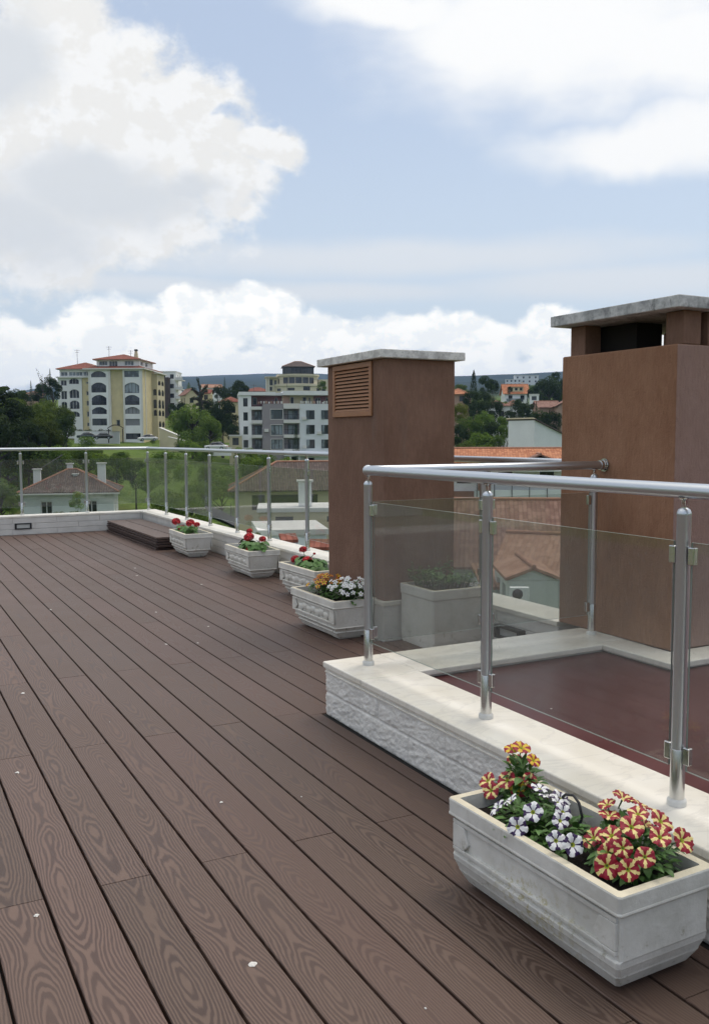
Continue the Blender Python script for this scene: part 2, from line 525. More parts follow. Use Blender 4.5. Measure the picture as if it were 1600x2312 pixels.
M['maroon'] = simple('maroon_petal', (.29, .003, .022), .5, var=.25, scale=120)
M['cream'] = simple('cream_petal', (.84, .68, .27), .5, var=.12, scale=120)
M['yellow'] = simple('yellow_petal', (.72, .48, .03), .5, var=.12, scale=120)
M['orange'] = simple('amber_petal', (.55, .18, .015), .5, var=.2, scale=120)
M['whitep'] = simple('white_petal', (.80, .80, .80), .5, var=.06, scale=120)
M['violet'] = simple('violet_petal', (.035, .012, .075), .5, var=.25, scale=120)
M['throat'] = simple('flower_throat', (.42, .45, .04), .5)
M['hose'] = simple('black_hose', (.02, .02, .022), .5)

def maroon_sheet():
    m, t, b = material('maroon_sheet_roof')
    p = t.pos(); n = t.noise(p, 3, 6, .6)
    t.put(b.inputs['Base Color'], t.mix(t.ramp(n, .3, .7), (.078, .026, .027), (.105, .040, .041)))
    t.put(b.inputs['Roughness'], t.ramp(n, .3, .7, .34, .48, False)); b.inputs['Specular IOR Level'].default_value = .24
    t.put(b.inputs['Normal'], t.bump(t.noise(p, 2.2, 2, .5), .05, .02))
    return m

M['maroon_roof'] = maroon_sheet()
M['lamp_body'] = simple('black_lamp_body', (.015, .016, .018), .4)
M['lamp_lens'] = simple('frosted_lens', (.50, .52, .50), .25)
M['dropping'] = simple('bird_lime', (.62, .61, .58), .8, var=.2, scale=200)
# ---------------------------------------------------------------- terrace deck
ZC = .264                      # coping top
FAR_Y, SIDE_X = 13.42, 3.53    # faces of the far and side parapets
rnd = random.Random(5)

def build_deck():
    mb = MB()
    g = .0085
    for k in range(-28, 22):
        xa, xb = BX0 + BP * k + g / 2, BX0 + BP * (k + 1) - g / 2
        if xa > 3.52: continue
        xb = min(xb, 3.522)
        spans = [(-3., FAR_Y - .012)]
        if xb > 1.90:
            if xa < 1.88: spans = [(-3., 3.945, 1.895), (3.945, FAR_Y - .012)]
            else: spans = [(3.945, FAR_Y - .012)]
        if xb > 2.94: spans = [(3.945, 5.165), (6.07, FAR_Y - .012)]
        for sp in spans:
            xr = sp[2] if len(sp) > 2 else xb
            y0 = .18 + (1.30 if k % 2 else 0) - 2.53 * 3
            cuts = [sp[0]]
            while y0 < sp[1]:
                if y0 > sp[0] + .02 and y0 < sp[1] - .02: cuts.append(y0)
                y0 += 2.53
            cuts.append(sp[1])
            for a, b in zip(cuts, cuts[1:]):
                e = .0012; dz = rnd.uniform(-.0006, .0006)
                # chamfered board
                c = .0022; x0, x1, y0_, y1_ = xa, xr, a + e, b - e
                v = [(x0, y0_, -.025), (x1, y0_, -.025), (x1, y1_, -.025), (x0, y1_, -.025),
                     (x0, y0_, -c + dz), (x1, y0_, -c + dz), (x1, y1_, -c + dz), (x0, y1_, -c + dz),
                     (x0 + c, y0_ + c * .5, dz), (x1 - c, y0_ + c * .5, dz), (x1 - c, y1_ - c * .5, dz), (x0 + c, y1_ - c * .5, dz)]
                f = [(0, 1, 5, 4), (1, 2, 6, 5), (2, 3, 7, 6), (3, 0, 4, 7), (4, 5, 9, 8), (5, 6, 10, 9), (6, 7, 11, 10), (7, 4, 8, 11), (8, 9, 10, 11)]
                mb.add(v, f)
    mb.quad((-4.3, -3, -.027), (SIDE_X, -3, -.027), (SIDE_X, FAR_Y, -.027), (-4.3, FAR_Y, -.027), 1)
    mb.box(1.8965, 1.9165, -1.6, 3.93, -.030, -.0015, 1)  # near-black strip added as the shade in the gap at the wall foot
    d = tag(mb.build('deck', [M['deck'], M['deck_under']]), kind='structure')
    # bird droppings stuck on the boards
    R = random.Random(3)
    for (x, y, r) in [(.811, 2.105, .024), (1.094, 3.137, .013), (1.376, 3.042, .007), (1.654, 5.781, .03), (1.85, 5.718, .026), (2.079, 6.186, .03), (2.37, 9.367, .04), (2.256, 8.84, .035),
                      (2.636, 8.012, .035), (1.60, 1.70, .012), (1.58, 1.74, .010), (1.104, 1.742, .006), (.47, 3.816, .018), (.66, 5.02, .03), (.36, 2.62, .016), (.95, 4.3, .006), (1.9, 6.9, .02), (1.2, 7.4, .02)]:
        m = MB(); n = 14; r *= (.62 if r > .02 and y > 3 else .85)
        ph = R.uniform(0, 6)
        base = [(x + r * (.55 + .45 * noise.noise(Vector((cos(a) * 1.5 + x * 9, sin(a) * 1.5, y * 7))) + .15 * sin(3 * a + ph)) * cos(a) * .9, y + r * (.6 + .5 * noise.noise(Vector((cos(a) * 1.6, sin(a) * 1.6 + x * 5, y)))) * sin(a), .0012) for a in [2 * pi * i / n for i in range(n)]]
        top = [(x + (p[0] - x) * .55, y + (p[1] - y) * .55, .0038) for p in base]
        m.rings([base, top], 0, True, False, True)
        m.build('bird_dropping', M['dropping'], d)
    return d

deck = build_deck()

# ---------------------------------------------------------------- parapet walls
def coping_run(mb_list, horiz, a0, a1, b0, b1, z0=ZC - .03, z1=ZC, step=1.25):
    n = max(1, round((a1 - a0) / step)); out = []
    for i in range(n):
        s, e = a0 + (a1 - a0) * i / n + .001, a0 + (a1 - a0) * (i + 1) / n - .001
        m = MB()
        if horiz: m.box(s, e, b0, b1, z0, z1)
        else: m.box(b0, b1, s, e, z0, z1)
        out.append(m)
    return out

# near L-shaped wall round the sunken roof
nw = root('parapet_wall', (2.05, 3.7, 0), 0, 'low wall of white split-face tiles with marble top at the near glass railing', 'low wall')
face = MB()
ys = [-1.2 + i * .0062 for i in range(int((3.915 + 1.2) / .0062) + 1)] + [3.915]
zs = [.0 + .234 * i / 40 for i in range(41)]
def relief(y, z):
    row = 0 if z < .117 else 1
    jo = [2.62, 2.875][row] ; L = .53
    dy = abs(((y - jo) / L + .5) % 1 - .5) * L
    big = min(abs(((y - 2.875) / 1.06 + .5) % 1 - .5) * 1.06, 9)
    dz = min(abs(z - .117), abs(z - .0), abs(z - .234))
    e = min(dy, dz, big)
    gr = min(1., max(0., e - .0025) / .004)
    wx = noise.noise(Vector((y * 11, z * 20, 1)))
    w = noise.noise(Vector((y * 19 + 2.5 * wx, z * 58 + y * 13, row * 5.)))
    w2 = noise.noise(Vector((y * 46 + 2 * w, z * 105 + y * 30, 2.)))
    w3 = noise.noise(Vector((y * 5, z * 9, 7.)))
    return gr * (.004 + .0036 * w + .0052 * w2) - (1 - gr) * .0045
V = []; Fc = []
for z in zs:
    for y in ys: V.append((1.912 - relief(y, z), y, z))
n = len(ys)
for j in range(len(zs) - 1):
    for i in range(n - 1): Fc.append((j * n + i, (j + 1) * n + i, (j + 1) * n + i + 1, j * n + i + 1))
face.add(V, Fc, 0, True)
face.build('tile_face', M['tile'], nw)
sm = MB()
R0 = random.Random(2)
core = MB(); core.box(1.918, 2.195, -1.6, 3.9, -.2, .234); core.box(1.918, 3.52, 3.57, 3.915, -.2, .2338)
core.build('wall_core', M['tile_far'], nw)
mo = MB()
for dx, z0, z1 in ((.003, .226, .234), (.006, .214, .2205)): mo.box(1.912 - dx - .004, 1.93, -1.6, 3.918, z0, z1)
mo.build('moulding', M['marble'], nw, bevel=.002)
for m in coping_run([], False, -1.6, 3.545, 1.898, 2.212, step=2.3): m.build('coping_slab', M['marble'], nw, bevel=.006, seg=3)
m = MB(); m.prism([(1.898, 3.547), (2.212, 3.547), (2.212, 3.932), (1.898, 3.932)], ZC - .03, ZC); m.build('coping_slab', M['marble'], nw, bevel=.006, seg=3)
m = MB(); m.prism([(2.214, 3.547), (3.335, 3.547), (3.335, 3.60), (3.528, 3.60), (3.528, 3.932), (2.214, 3.932)], ZC - .03, ZC); m.build('coping_slab', M['marble'], nw, bevel=.006, seg=3)

# sunken sheet roof inside the L
mr = MB(); mr.box(2.196, 8.0, -1.6, 3.57, .15, .222)
mro = mr.build('sheet_roof', M['maroon_roof'])
for (x, y, r) in ((2.55, 2.3, .006), (2.72, 2.05, .009), (2.9, 2.6, .005), (2.45, 2.9, .005), (3.0, 2.2, .007), (2.6, 1.7, .006), (2.38, 2.5, .004)):
    m = MB(); m.lathe([(r, .2224), (r * .7, .2236), (.0005, .224)], (x, y, 0), 8); m.build('bird_dropping', M['dropping'], mro)
tag(mro, 'smooth maroon sheet roof sunk behind the near glass railing', 'roof')

# side parapet (behind the planters) and far parapet
pw = root('parapet_wall', (3.6, 9, 0), 0, 'white tiled low parapet wall running behind the row of planters', 'low wall')
m = MB(); m.box(3.545, 3.775, 4.13, 5.2, -.2, .234); m.box(3.545, 3.775, 6.04, FAR_Y + .26, -.2, .234)
m.build('wall_core', M['tile_far'], pw)
for a, b in ((4.128, 5.2), (6.04, FAR_Y)):
    k = MB()
    for i, (z0, z1) in enumerate(((.002, .076), (.080, .154), (.158, .232))):
        y = a + (i % 2) * .22; s = a
        while s < b:
            e = min(b, y + .6 if s == a else s + .6); y = e
            k.box(3.532, 3.546, s + .002, min(e, b) - .002, z0, z1); s = e
    k.build('tile_face', M['tile_far'], pw, bevel=.002)
for a, b in ((4.128, 5.2), (6.04, FAR_Y - .002)):
    for m in coping_run([], False, a, b, SIDE_X - .012, 3.80, step=1.2): m.build('coping_slab', M['marble'], pw, bevel=.005)
fw = root('parapet_wall', (0, FAR_Y + .1, 0), 0, 'white tiled low parapet wall across the far end of the deck', 'low wall')
m = MB(); m.box(-4.3, 3.545, FAR_Y + .015, FAR_Y + .25, -.2, .234); m.build('wall_core', M['tile_far'], fw)
k = MB()
for i, (z0, z1) in enumerate(((.002, .076), (.080, .154), (.158, .232))):
    s = -4.3
    while s < 3.53:
        e = s + (.6 if not (s == -4.3 and i % 2) else .3); e = min(e, 3.53)
        k.box(s + .002, e - .002, FAR_Y + .002, FAR_Y + .016, z0, z1); s = e
k.build('tile_face', M['tile_far'], fw, bevel=.002)
for m in coping_run([], True, -4.3, 3.80, FAR_Y, FAR_Y + .27, step=1.3): m.build('coping_slab', M['marble'], fw, bevel=.005)

# ---------------------------------------------------------------- glass railings
ZR = 1.193
def add_post(par, x, y, top=ZR):
    p = MB(); p.lathe([(.0202, ZC + .165), (.0202, top - .072), (.0208, top - .070), (.0208, top - .064), (.017, top - .055), (.009, top - .049)], (x, y, 0), 20)
    po = p.build('post', M['steel'], par)
    b = MB(); b.lathe([(.0214, ZC + .02), (.0214, ZC + .168), (.0206, ZC + .170)], (x, y, 0), 20); b.build('sleeve', M['steel_pol'], po)
    b = MB(); b.lathe([(.0285, ZC + .0005), (.0285, ZC + .013), (.027, ZC + .017), (.0225, ZC + .021)], (x, y, 0), 20); b.build('base_flange', M['white_cap'], po)
    b = MB(); b.lathe([(.0085, top - .05), (.0085, top - .026), (.016, top - .024), (.018, top - .019)], (x, y, 0), 12); b.build('neck', M['steel_pol'], po)

def add_panel(par, p, q, z0, z1, gap=.032, clamps=True):
    p = Vector((p[0], p[1], 0)); q = Vector((q[0], q[1], 0)); d = (q - p).normalized(); nrm = Vector((-d.y, d.x, 0))
    a = p + d * gap; b = q - d * gap; h = nrm * .004
    v = [a - h, b - h, b + h, a + h]
    V = [(w.x, w.y, z0) for w in v] + [(w.x, w.y, z1) for w in v]
    m = MB()
    m.add(V, [(0, 1, 5, 4), (2, 3, 7, 6)], 0); m.add(V, [(0, 3, 2, 1), (4, 5, 6, 7), (1, 2, 6, 5), (3, 0, 4, 7)], 1)
    g = m.build('glass_panel', [M['glass'], M['glass_edge']], par)
    if clamps:
        for e, s in ((p, 1), (q, -1)):
            for z in (z0 + .045, z1 - .04):
                c = e + d * s * .035
                k = MB(); al = d * .0115; an = nrm * .009
                vv = [c - al - an, c + al - an, c + al + an, c - al + an]
                k.hexa([(w.x, w.y, z - .026) for w in vv] + [(w.x, w.y, z + .026) for w in vv]); k.build('glass_clamp', M['steel_pol'], g, bevel=.003)

def railing(label, path, posts, runs, z0=.375, z1=1.046, elbows=(), name='glass_railing'):
    r = root(name, (*posts[0], ZC), 0, label, 'railing')
    R = .0225
    for i in range(len(path) - 1):
        m = MB(); m.tube([(*path[i], ZR), (*path[i + 1], ZR)], R, 20); m.build('handrail', M['steel'], r)
    for e in elbows:
        m = MB(); m.lathe([(.0001, -.026), (.010, -.0242), (.0184, -.0184), (.0242, -.010), (.026, 0), (.0242, .010), (.0184, .0184), (.010, .0242), (.0001, .026)], (*e, ZR), 18); m.build('elbow', M['steel'], r)
    for p in posts: add_post(r, *p)
    for a, b in runs: add_panel(r, a, b, z0, z1)
    return r

XA, YB = 2.06, 3.765
npost = [(XA, YB), (XA, 2.82), (XA, 1.872), (XA, .925), (XA, -.02), (2.745, YB), (3.455, YB)]
nr = railing('stainless steel and glass railing on the near marble-topped low wall', [(XA, -1.2), (XA, YB), (3.53, YB)], npost,
             [((XA, YB), (XA, 2.82)), ((XA, 2.82), (XA, 1.872)), ((XA, 1.872), (XA, .925)), ((XA, .925), (XA, -.02)), ((XA, YB), (2.745, YB)), ((2.745, YB), (3.455, YB))], elbows=[(XA, YB)])
m = MB()
for x in (3.527, 3.514): m.tube([(x - .004, YB, ZR), (x + .002, YB, ZR)], .036 if x > 3.52 else .030, 20)
m.tube([(3.49, YB, ZR), (3.53, YB, ZR)], .0265, 20); m.build('wall_flange', M['steel_pol'], nr)

SX, SY = 3.665, 13.58
fposts = [(SX, SY)] + [(SX, SY - .945 * i) for i in range(1, 10)] + [(SX - .905 * i, SY) for i in range(1, 8)]
railing('long steel and glass railing on the outer parapets behind planters and board stack', [(-3.6, SY), (SX, SY), (SX, 4.127)], fposts,
        [((SX, SY - .945 * i), (SX, SY - .945 * (i + 1))) for i in range(9)] + [((SX - .905 * i, SY), (SX - .905 * (i + 1), SY)) for i in range(7)], elbows=[(SX, SY)])

# ---------------------------------------------------------------- chimneys
c1 = root('chimney', (3.24, 5.6, 0), 0, 'square brown plastered chimney with louvred vent and white slab cap beside the planters', 'chimney')
m = MB(); m.box(2.967, 3.52, 5.203, 6.033, .262, 1.86); m.build('shaft', M['plaster1'], c1, bevel=.006, seg=2)
m = MB(); m.box(2.952, 3.522, 5.188, 6.045, -.2, .231); m.build('base_wall', M['tile_far'], c1, bevel=.003)
m = MB(); m.box(2.943, 3.53, 5.179, 6.054, .232, .2618); m.build('base_coping', M['marble'], c1, bevel=.004)
m = MB(); m.box(2.919, 3.572, 5.155, 6.115, 1.8605, 1.915); m.build('cap', M['capwhite'], c1, bevel=.004)
v = MB(); y0, y1, z0, z1, fx = 5.352, 5.928, 1.49, 1.853, 2.967
fwid = .036
v.box(fx - .014, fx - .0005, y0, y1, z0, z0 + fwid); v.box(fx - .014, fx - .0005, y0, y1, z1 - fwid, z1)
v.box(fx - .014, fx - .0005, y0, y0 + fwid, z0 + fwid, z1 - fwid); v.box(fx - .014, fx - .0005, y1 - fwid, y1, z0 + fwid, z1 - fwid)
vent = v.build('louvre_vent', M['louvre'], c1, bevel=.003)
s = MB(); ns = 12; hh = (z1 - z0 - 2 * fwid) / ns
for i in range(ns):
    zb = z0 + fwid + hh * i
    a, b = y0 + fwid, y1 - fwid
    s.hexa([(fx - .012, a, zb + .001), (fx - .012, b, zb + .001), (fx - .002, b, zb + hh * .62), (fx - .002, a, zb + hh * .62),
            (fx - .012, a, zb + .005), (fx - .012, b, zb + .005), (fx - .002, b, zb + hh * .62 + .004), (fx - .002, a, zb + hh * .62 + .004)])
s.build('slats', M['louvre'], vent)
s = MB(); s.quad((fx - .0012, y0 + fwid, z0 + fwid), (fx - .0012, y0 + fwid, z1 - fwid), (fx - .0012, y1 - fwid, z1 - fwid), (fx - .0012, y1 - fwid, z0 + fwid)); s.build('vent_shade', M['dark'], vent)  # dark sheet stands in for the shade behind the slats

c2 = root('chimney', (4, 3.7, 0), 0, 'large tan plastered chimney with open flue under a grey concrete slab', 'chimney')
X2, Y2, X3, Y3 = 3.53, 3.276, 4.48, 4.125
m = MB(); m.box(X2, X3, Y2, Y3, .262, 1.803); m.m[2] = 1; m.build('shaft', [M['plaster2'], M['plaster2_cool']], c2, bevel=.008)  # front face takes the cooler tint in place of bluish skylight
m = MB(); px0, py0, px1, py1 = X2 + .05, Y2 + .008, X3 - .05, Y3 - .01
for (a, b) in ((px0, py0), (px0, py1 - .12), (px0 + .17, py0), (px1 - .12, py0), (px1 - .12, py1 - .12)):
    q = MB(); q.box(a, a + .12, b, b + .12, 1.8035, 1.972); q.build('pillar', M['plaster1'], c2, bevel=.006)
for q in ((3.735, 3.925, 3.757, 4.112), (4.06, 4.30, 3.46, 3.80)):
    m = MB(); m.box(*q, 1.8035, 1.971); m.build('flue', M['flue'], c2)  # dark blocks sized to fill the view through the openings
m = MB(); m.box(X2 - .055, X3 + .05, Y2 - .055, Y3 + .045, 1.9725, 2.032); m.build('cap', M['concrete'], c2, bevel=.005)
m = MB(); m.prism([(3.338, 3.087), (8., 3.087), (8., 3.274), (3.528, 3.274), (3.528, 3.599), (3.338, 3.599)][::1], ZC - .032, ZC - .002)
m.build('base_coping', M['marble'], c2, bevel=.005)
m = MB(); m.box(3.36, 8., 3.11, 3.27, .1, ZC - .033); m.box(3.36, 3.52, 3.271, 3.56, .1, ZC - .033); m.build('base_wall', M['tile_far'], c2)

# the terrace's own building below
ob = root('terrace_building', (0, 6, -12), 0, 'building that carries the wooden roof terrace', 'building')
m = MB(); m.box(-4.32, 3.77, -3., FAR_Y + .245, -13., -.205); m.box(3.771, 8.2, -3, 4.12, -13, .14); m.build('wall', M['tile_far'], ob)

# ---------------------------------------------------------------- recessed wall lamps
def wall_lamp(loc, rz, label, w=.23, h=.085, dep=.012):
    r = root('wall_lamp', loc, rz, label, 'lamp', 'recessed lamps in the parapet walls')
    m = MB(); f = .016
    m.box(-w / 2, w / 2, -dep, .0, -h / 2, -h / 2 + f); m.box(-w / 2, w / 2, -dep, 0, h / 2 - f, h / 2)
    m.box(-w / 2, -w / 2 + f * 1.6, -dep, 0, -h / 2 + f, h / 2 - f); m.box(w / 2 - f * 1.6, w / 2, -dep, 0, -h / 2 + f, h / 2 - f)
    m.build('body', M['lamp_body'], r, world=False, bevel=.002)
    m = MB(); m.box(-w / 2 + f * 1.6, w / 2 - f * 1.6, -dep * .4, 0, -h / 2 + f, h / 2 - f); m.build('lens', M['lamp_lens'], r, world=False)
    return r
wall_lamp((1.842, FAR_Y + .001, .12), 0, 'slim black wall lamp with pale lens in the far parapet, left edge of the deck', w=.225)
wall_lamp((3.531, 9.38, .115), radians(-90), 'slim black wall lamp in the side parapet between the two farthest planters', w=.24)
wall_lamp((3.531, 4.56, .11), radians(-90), 'slim black wall lamp in the parapet right of the tall square planter', w=.26, dep=.05)

# ---------------------------------------------------------------- spare boards
bl = root('unused', (0, 0, 0)); bpy.data.objects.remove(bl)
names = ['topmost', 'second from top', 'third from top', 'fourth from top', 'bottom']
R = random.Random(11)
for c_ in range(2):
    for l_ in range(5):
        x0 = 2.985 + c_ * .268 + R.uniform(-.014, .010); th = .0245
        ya = 10.72 + R.uniform(-.02, .03) + (0.02 if c_ else 0); yb = 13.36 - R.uniform(.0, .05)
        z = .002 + (4 - l_) * .0325
        if c_ == 1 and l_ == 0: pass
        m = MB(); w = .245
        gx = [x0, x0 + w]
        m.box(x0, x0 + w, ya, yb, z, z + th)
        for gg in (.3, .7): pass
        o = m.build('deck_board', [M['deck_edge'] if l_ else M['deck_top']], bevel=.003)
        tag(o, f"spare deck board, {names[l_]} of the {'wall-side' if c_ else 'front'} row in the corner stack", 'board', 'spare deck boards stacked in the far corner')
# ---------------------------------------------------------------- planters
def rect(hx, hy, z, c=.0):
    """rectangle ring with small cut corners"""
    c = max(c, .0008)
    return [(-hx + c, -hy, z), (hx - c, -hy, z), (hx, -hy + c, z), (hx, hy - c, z), (hx - c, hy, z), (-hx + c, hy, z), (-hx, hy - c, z), (-hx, -hy + c, z)]

def planter(loc, rz, label, hx=.165, hy=.35, H=.27, bumps=True, group=None, pm='planter'):
    r = root('planter', loc, rz, label, 'planter', group)
    s = H / .27
    prof = [(.060, .014), (.052, .014), (.032, .047), (.0295, .050), (.0290, .058), (.019, .078), (.0165, .081), (.0158, .087), (.009, .099), (.007, .104),
            (.007, .214), (.003, .218), (-.001, .221), (-.001, .226), (.0015, .230), (.0, .266), (.002, .270)]
    if pm == 'planter_g':
        prof[:8] = [(.050, .014), (.044, .014), (.025, .048), (.0225, .051), (.0218, .057), (.0135, .079), (.0115, .082), (.0108, .088)]
    if pm == 'planter':
        prof[:10] = [(.074, .012), (.066, .012), (.046, .047), (.039, .050), (.045, .054), (.045, .058), (.028, .080), (.021, .083), (.026, .087), (.026, .091)]
    R1 = [rect(hx - i - (.009 if .1 < z < .216 else 0), hy - i, z * s, .007) for i, z in prof]
    m = MB(); m.rings(R1, 0, False, True, False)
    w = .026
    top = [rect(hx - .002, hy - .002, H, .007), rect(hx - w, hy - w, H, .004)]
    m.rings(top, 1, False, False, False)
    m.rings([rect(hx - w, hy - w, H, .004), rect(hx - w - .004, hy - w - .004, H - .10, .004)], 0, False, False, True)
    # raised frame round the sunk panel of the long sides
    for sx in (-1, 1):
        X = sx * (hx - .0162)
        def strip(pts, d=.0095):
            a = [(X, y, z) for y, z in pts]; b = [(X + sx * d, y, z) for y, z in pts]
            n = len(pts)
            m.add(a + b, [tuple(range(n, 2 * n))] + [(i, (i + 1) % n, n + (i + 1) % n, n + i) for i in range(n)], 0)
        L = hy - .018; z0, z1 = .116 * s, .210 * s
        strip([(-L, z1 - .012), (L, z1 - .012), (L, z1), (-L, z1)]); strip([(-L, z0), (L, z0), (L, z0 + .011), (-L, z0 + .011)])
        for q in (-1, 1):
            strip([(q * L, z0 + .012), (q * (L - .055), z0 + .012), (q * (L - .075), z0 + .035), (q * (L - .055), z1 - .013), (q * L, z1 - .013)])
        if bumps:
            nb = 7
            for i in range(nb):
                y = (i - (nb - 1) / 2) * (2 * (L - .10) / nb); zc = (z0 + z1) / 2 + (.006 if i % 2 else -.006)
                ring = []
                for k, (f, d) in enumerate(((1, 0), (.85, .0035), (.5, .0075), (.1, .009))):
                    ring.append([(X + sx * d, y + cos(a) * .040 * f, zc + sin(a) * .026 * f + .006 * f * cos(2 * a)) for a in [2 * pi * t_ / 12 for t_ in range(12)]])
                m.rings(ring, 0, True, False, True)
    m.build('tub', [M[pm], M['rim']], r, world=False, bevel=.0022, seg=2)
    for yy in (-hy * .62, hy * .62):
        f = MB(); f.box(-hx + .085, hx - .085, yy - .05, yy + .05, 0, .0155); f.build('foot', M['planter'], r, world=False)
    so = MB(); nx, ny = 14, 30; a, b = hx - w - .004, hy - w - .004; V = []; F = []
    for j in range(ny + 1):
        for i in range(nx + 1):
            x = -a + 2 * a * i / nx; y = -b + 2 * b * j / ny
            V.append((x, y, H - .050 + .012 * noise.noise(Vector((x * 14 + loc[0], y * 14 + loc[1], 3))) + .010 * noise.noise(Vector((x * 60, y * 60, loc[1])))))
    for j in range(ny):
        for i in range(nx): F.append((j * (nx + 1) + i, j * (nx + 1) + i + 1, (j + 1) * (nx + 1) + i + 1, (j + 1) * (nx + 1) + i))
    so.add(V, F, 0, True); so.build('soil', M['soil'], r, world=False)
    return r

PG = 'white stone planters along the deck'
planter((1.662, 1.882, 0), radians(1.2), 'greyish stone planter in the foreground with striped petunias at both ends', bumps=False, group=PG, pm='planter_g')
planter((2.803, 5.645, 0), 0, 'white stone planter touching the louvred brown chimney, with amber and white flowers', group=PG)
planter((3.262, 6.93, 0), radians(1.5), 'white stone planter of red geraniums partly hidden behind the louvred chimney', group=PG)
planter((3.29, 8.41, 0), radians(-1.5), 'white stone planter of red geraniums, middle one of the three red ones', group=PG)
planter((3.235, 10.20, 0), radians(-2), 'white stone planter of red geraniums farthest away, at the end of the board stack', group=PG)
# square tub behind the near railing
def square_tub(loc, label):
    r = root('planter', loc, 0, label, 'planter')
    h, H = .205, .385
    m = MB(); prof = [(.012, .0), (.010, .01), (.006, .05), (.006, .318), (.002, .322), (0, .327), (0, .381), (.002, .385)]
    m.rings([rect(h - i, h - i, z, .012) for i, z in prof], 0, False, True, False)
    m.rings([rect(h - .002, h - .002, H, .012), rect(h - .026, h - .026, H, .006)], 1, False, False, False)
    m.rings([rect(h - .026, h - .026, H, .006), rect(h - .028, h - .028, H - .08, .006)], 0, False, False, True)
    m.build('tub', [M['planter'], M['rim']], r, world=False, bevel=.003)
    so = MB(); so.quad((-.176, -.176, H - .04), (.176, -.176, H - .04), (.176, .176, H - .04), (-.176, .176, H - .04)); so.build('soil', M['soil'], r, world=False)
    return r
square_tub((3.268, 4.965, 0), 'tall square white stone planter of green herbs behind the near glass railing')

# ---------------------------------------------------------------- flowers
def leaf_into(mb, base, d, up, L, Wd, mi=0, fold=.25, droop=.3):
    d = Vector(d).normalized(); up = Vector(up); s = d.cross(up)
    s = s.normalized() if s.length > 1e-4 else Vector((1, 0, 0)); n = s.cross(d)
    b = Vector(base); P = []
    for (t_, wf) in ((0, .12), (.3, .9), (.62, .92), (.88, .45), (1, .02)):
        c = b + d * (L * t_) - n * (droop * L * t_ * t_)
        P += [c - s * (Wd * wf * .5) + n * (fold * Wd * wf * .5), c, c + s * (Wd * wf * .5) + n * (fold * Wd * wf * .5)]
    F = []
    for i in range(4):
        F += [(3 * i, 3 * i + 1, 3 * i + 4, 3 * i + 3), (3 * i + 1, 3 * i + 2, 3 * i + 5, 3 * i + 4)]
    mb.add(P, F, mi, True)

def bloom_mesh(name, mats, spread, seed, pointed=.0):
    """petunia: five joined lobes; spread = how many of each lobe's eight slices are pale, ring by ring"""
    R = random.Random(seed); mb = MB(); n = 40
    rad = []
    for i in range(n):
        ph = ((i % 8) + .5) / 8 * 2 - 1
        lobe = 1 - .09 * abs(ph) ** 3 - pointed * abs(ph)
        rad.append(lobe * (1 + R.uniform(-.015, .015)))
    rings = []
    wob = [R.uniform(-.10, .10) for _ in range(5)]
    for (r, z) in ((.07, -.34), (.20, -.13), (.42, .0), (.66, .045), (.86, .03), (1., -.03)):
        ring = []
        for i in range(n):
            # lobes spread from the throat outwards
            k = 1 + (rad[i] - 1) * max(0, (r - .15) / .85)
            a = 2 * pi * (i + .5) / n; ph = ((i % 8) + .5) / 8 * 2 - 1
            ruff = .075 * sin(i * 2.1 + seed) * r ** 3
            ring.append((r * k * cos(a), r * k * sin(a), z + (wob[i // 8] * r * r) - .03 * r * r * ph * ph + ruff))
        rings.append(ring)
    V = [p for q in rings for p in q]
    for k in range(5):
        F = [[], [], []]
        for i in range(n):
            j = (i + 1) % n
            ii = (i + .999) % n
            s = i % 8; s = (s + .5)
            dist = abs(((i + 1) % 8) - 4) if False else abs((i % 8) - 3.5)
            pale = dist < spread[k] / 2
            F[2 if k == 0 else (0 if pale else 1)].append((k * n + i, k * n + j, (k + 1) * n + j, (k + 1) * n + i))
        o = len(mb.v)
        for mi in range(3):
            if F[mi]: mb.add(V, F[mi], mi, True)
    # tube and calyx behind
    mb.lathe([(.03, -1.15), (.06, -.9), (.075, -.5), (.09, -.32)], n=8, mi=3)
    me_obj = mb.build(name, mats)
    me = me_obj.data; bpy.data.objects.remove(me_obj)
    import bmesh as _b
    bm = _b.new(); bm.from_mesh(me); _b.ops.remove_doubles(bm, verts=bm.verts, dist=1e-5)
    loose = [v for v in bm.verts if not v.link_faces]
    _b.ops.delete(bm, geom=loose, context='VERTS'); bm.to_mesh(me); bm.free()
    return me

BLOOM = {
    'M': [bloom_mesh('flower', [M['cream'], M['maroon'], M['throat'], M['stem']], (8, 5, 4, 3, 2), s) for s in (1, 2, 3)],
    'Y': [bloom_mesh('flower', [M['yellow'], M['maroon'], M['throat'], M['stem']], (8, 7, 5, 4, 2), s) for s in (4, 5)],
    'W': [bloom_mesh('flower', [M['whitep'], M['violet'], M['throat'], M['stem']], (8, 7, 6, 5, 5), s, .10) for s in (6, 7, 8)],
    'O': [bloom_mesh('flower', [M['orange'], M['maroon'], M['throat'], M['stem']], (8, 8, 7, 5, 4), s, .35) for s in (9, 10)],
    'P': [bloom_mesh('flower', [M['whitep'], M['whitep'], M['throat'], M['stem']], (8, 7, 6, 5, 5), s, .48) for s in (11, 12)],
}

def add_bloom(par, kind, p, nrm, R, rg):
    o = bpy.data.objects.new('flower', rg.choice(BLOOM[kind])); COL.objects.link(o); o.parent = par
    w = WL[par.name]
    o.location = (p[0] - w[0], p[1] - w[1], p[2] - w[2])
    q = Vector(nrm).normalized().to_track_quat('Z', 'Y')
    o.rotation_euler = (q.to_matrix() @ Matrix.Rotation(rg.uniform(0, 6.28), 3, 'Z')).to_euler()
    s = R * rg.uniform(.80, 1.10); o.scale = (s, s, s * 1.05)
    return o

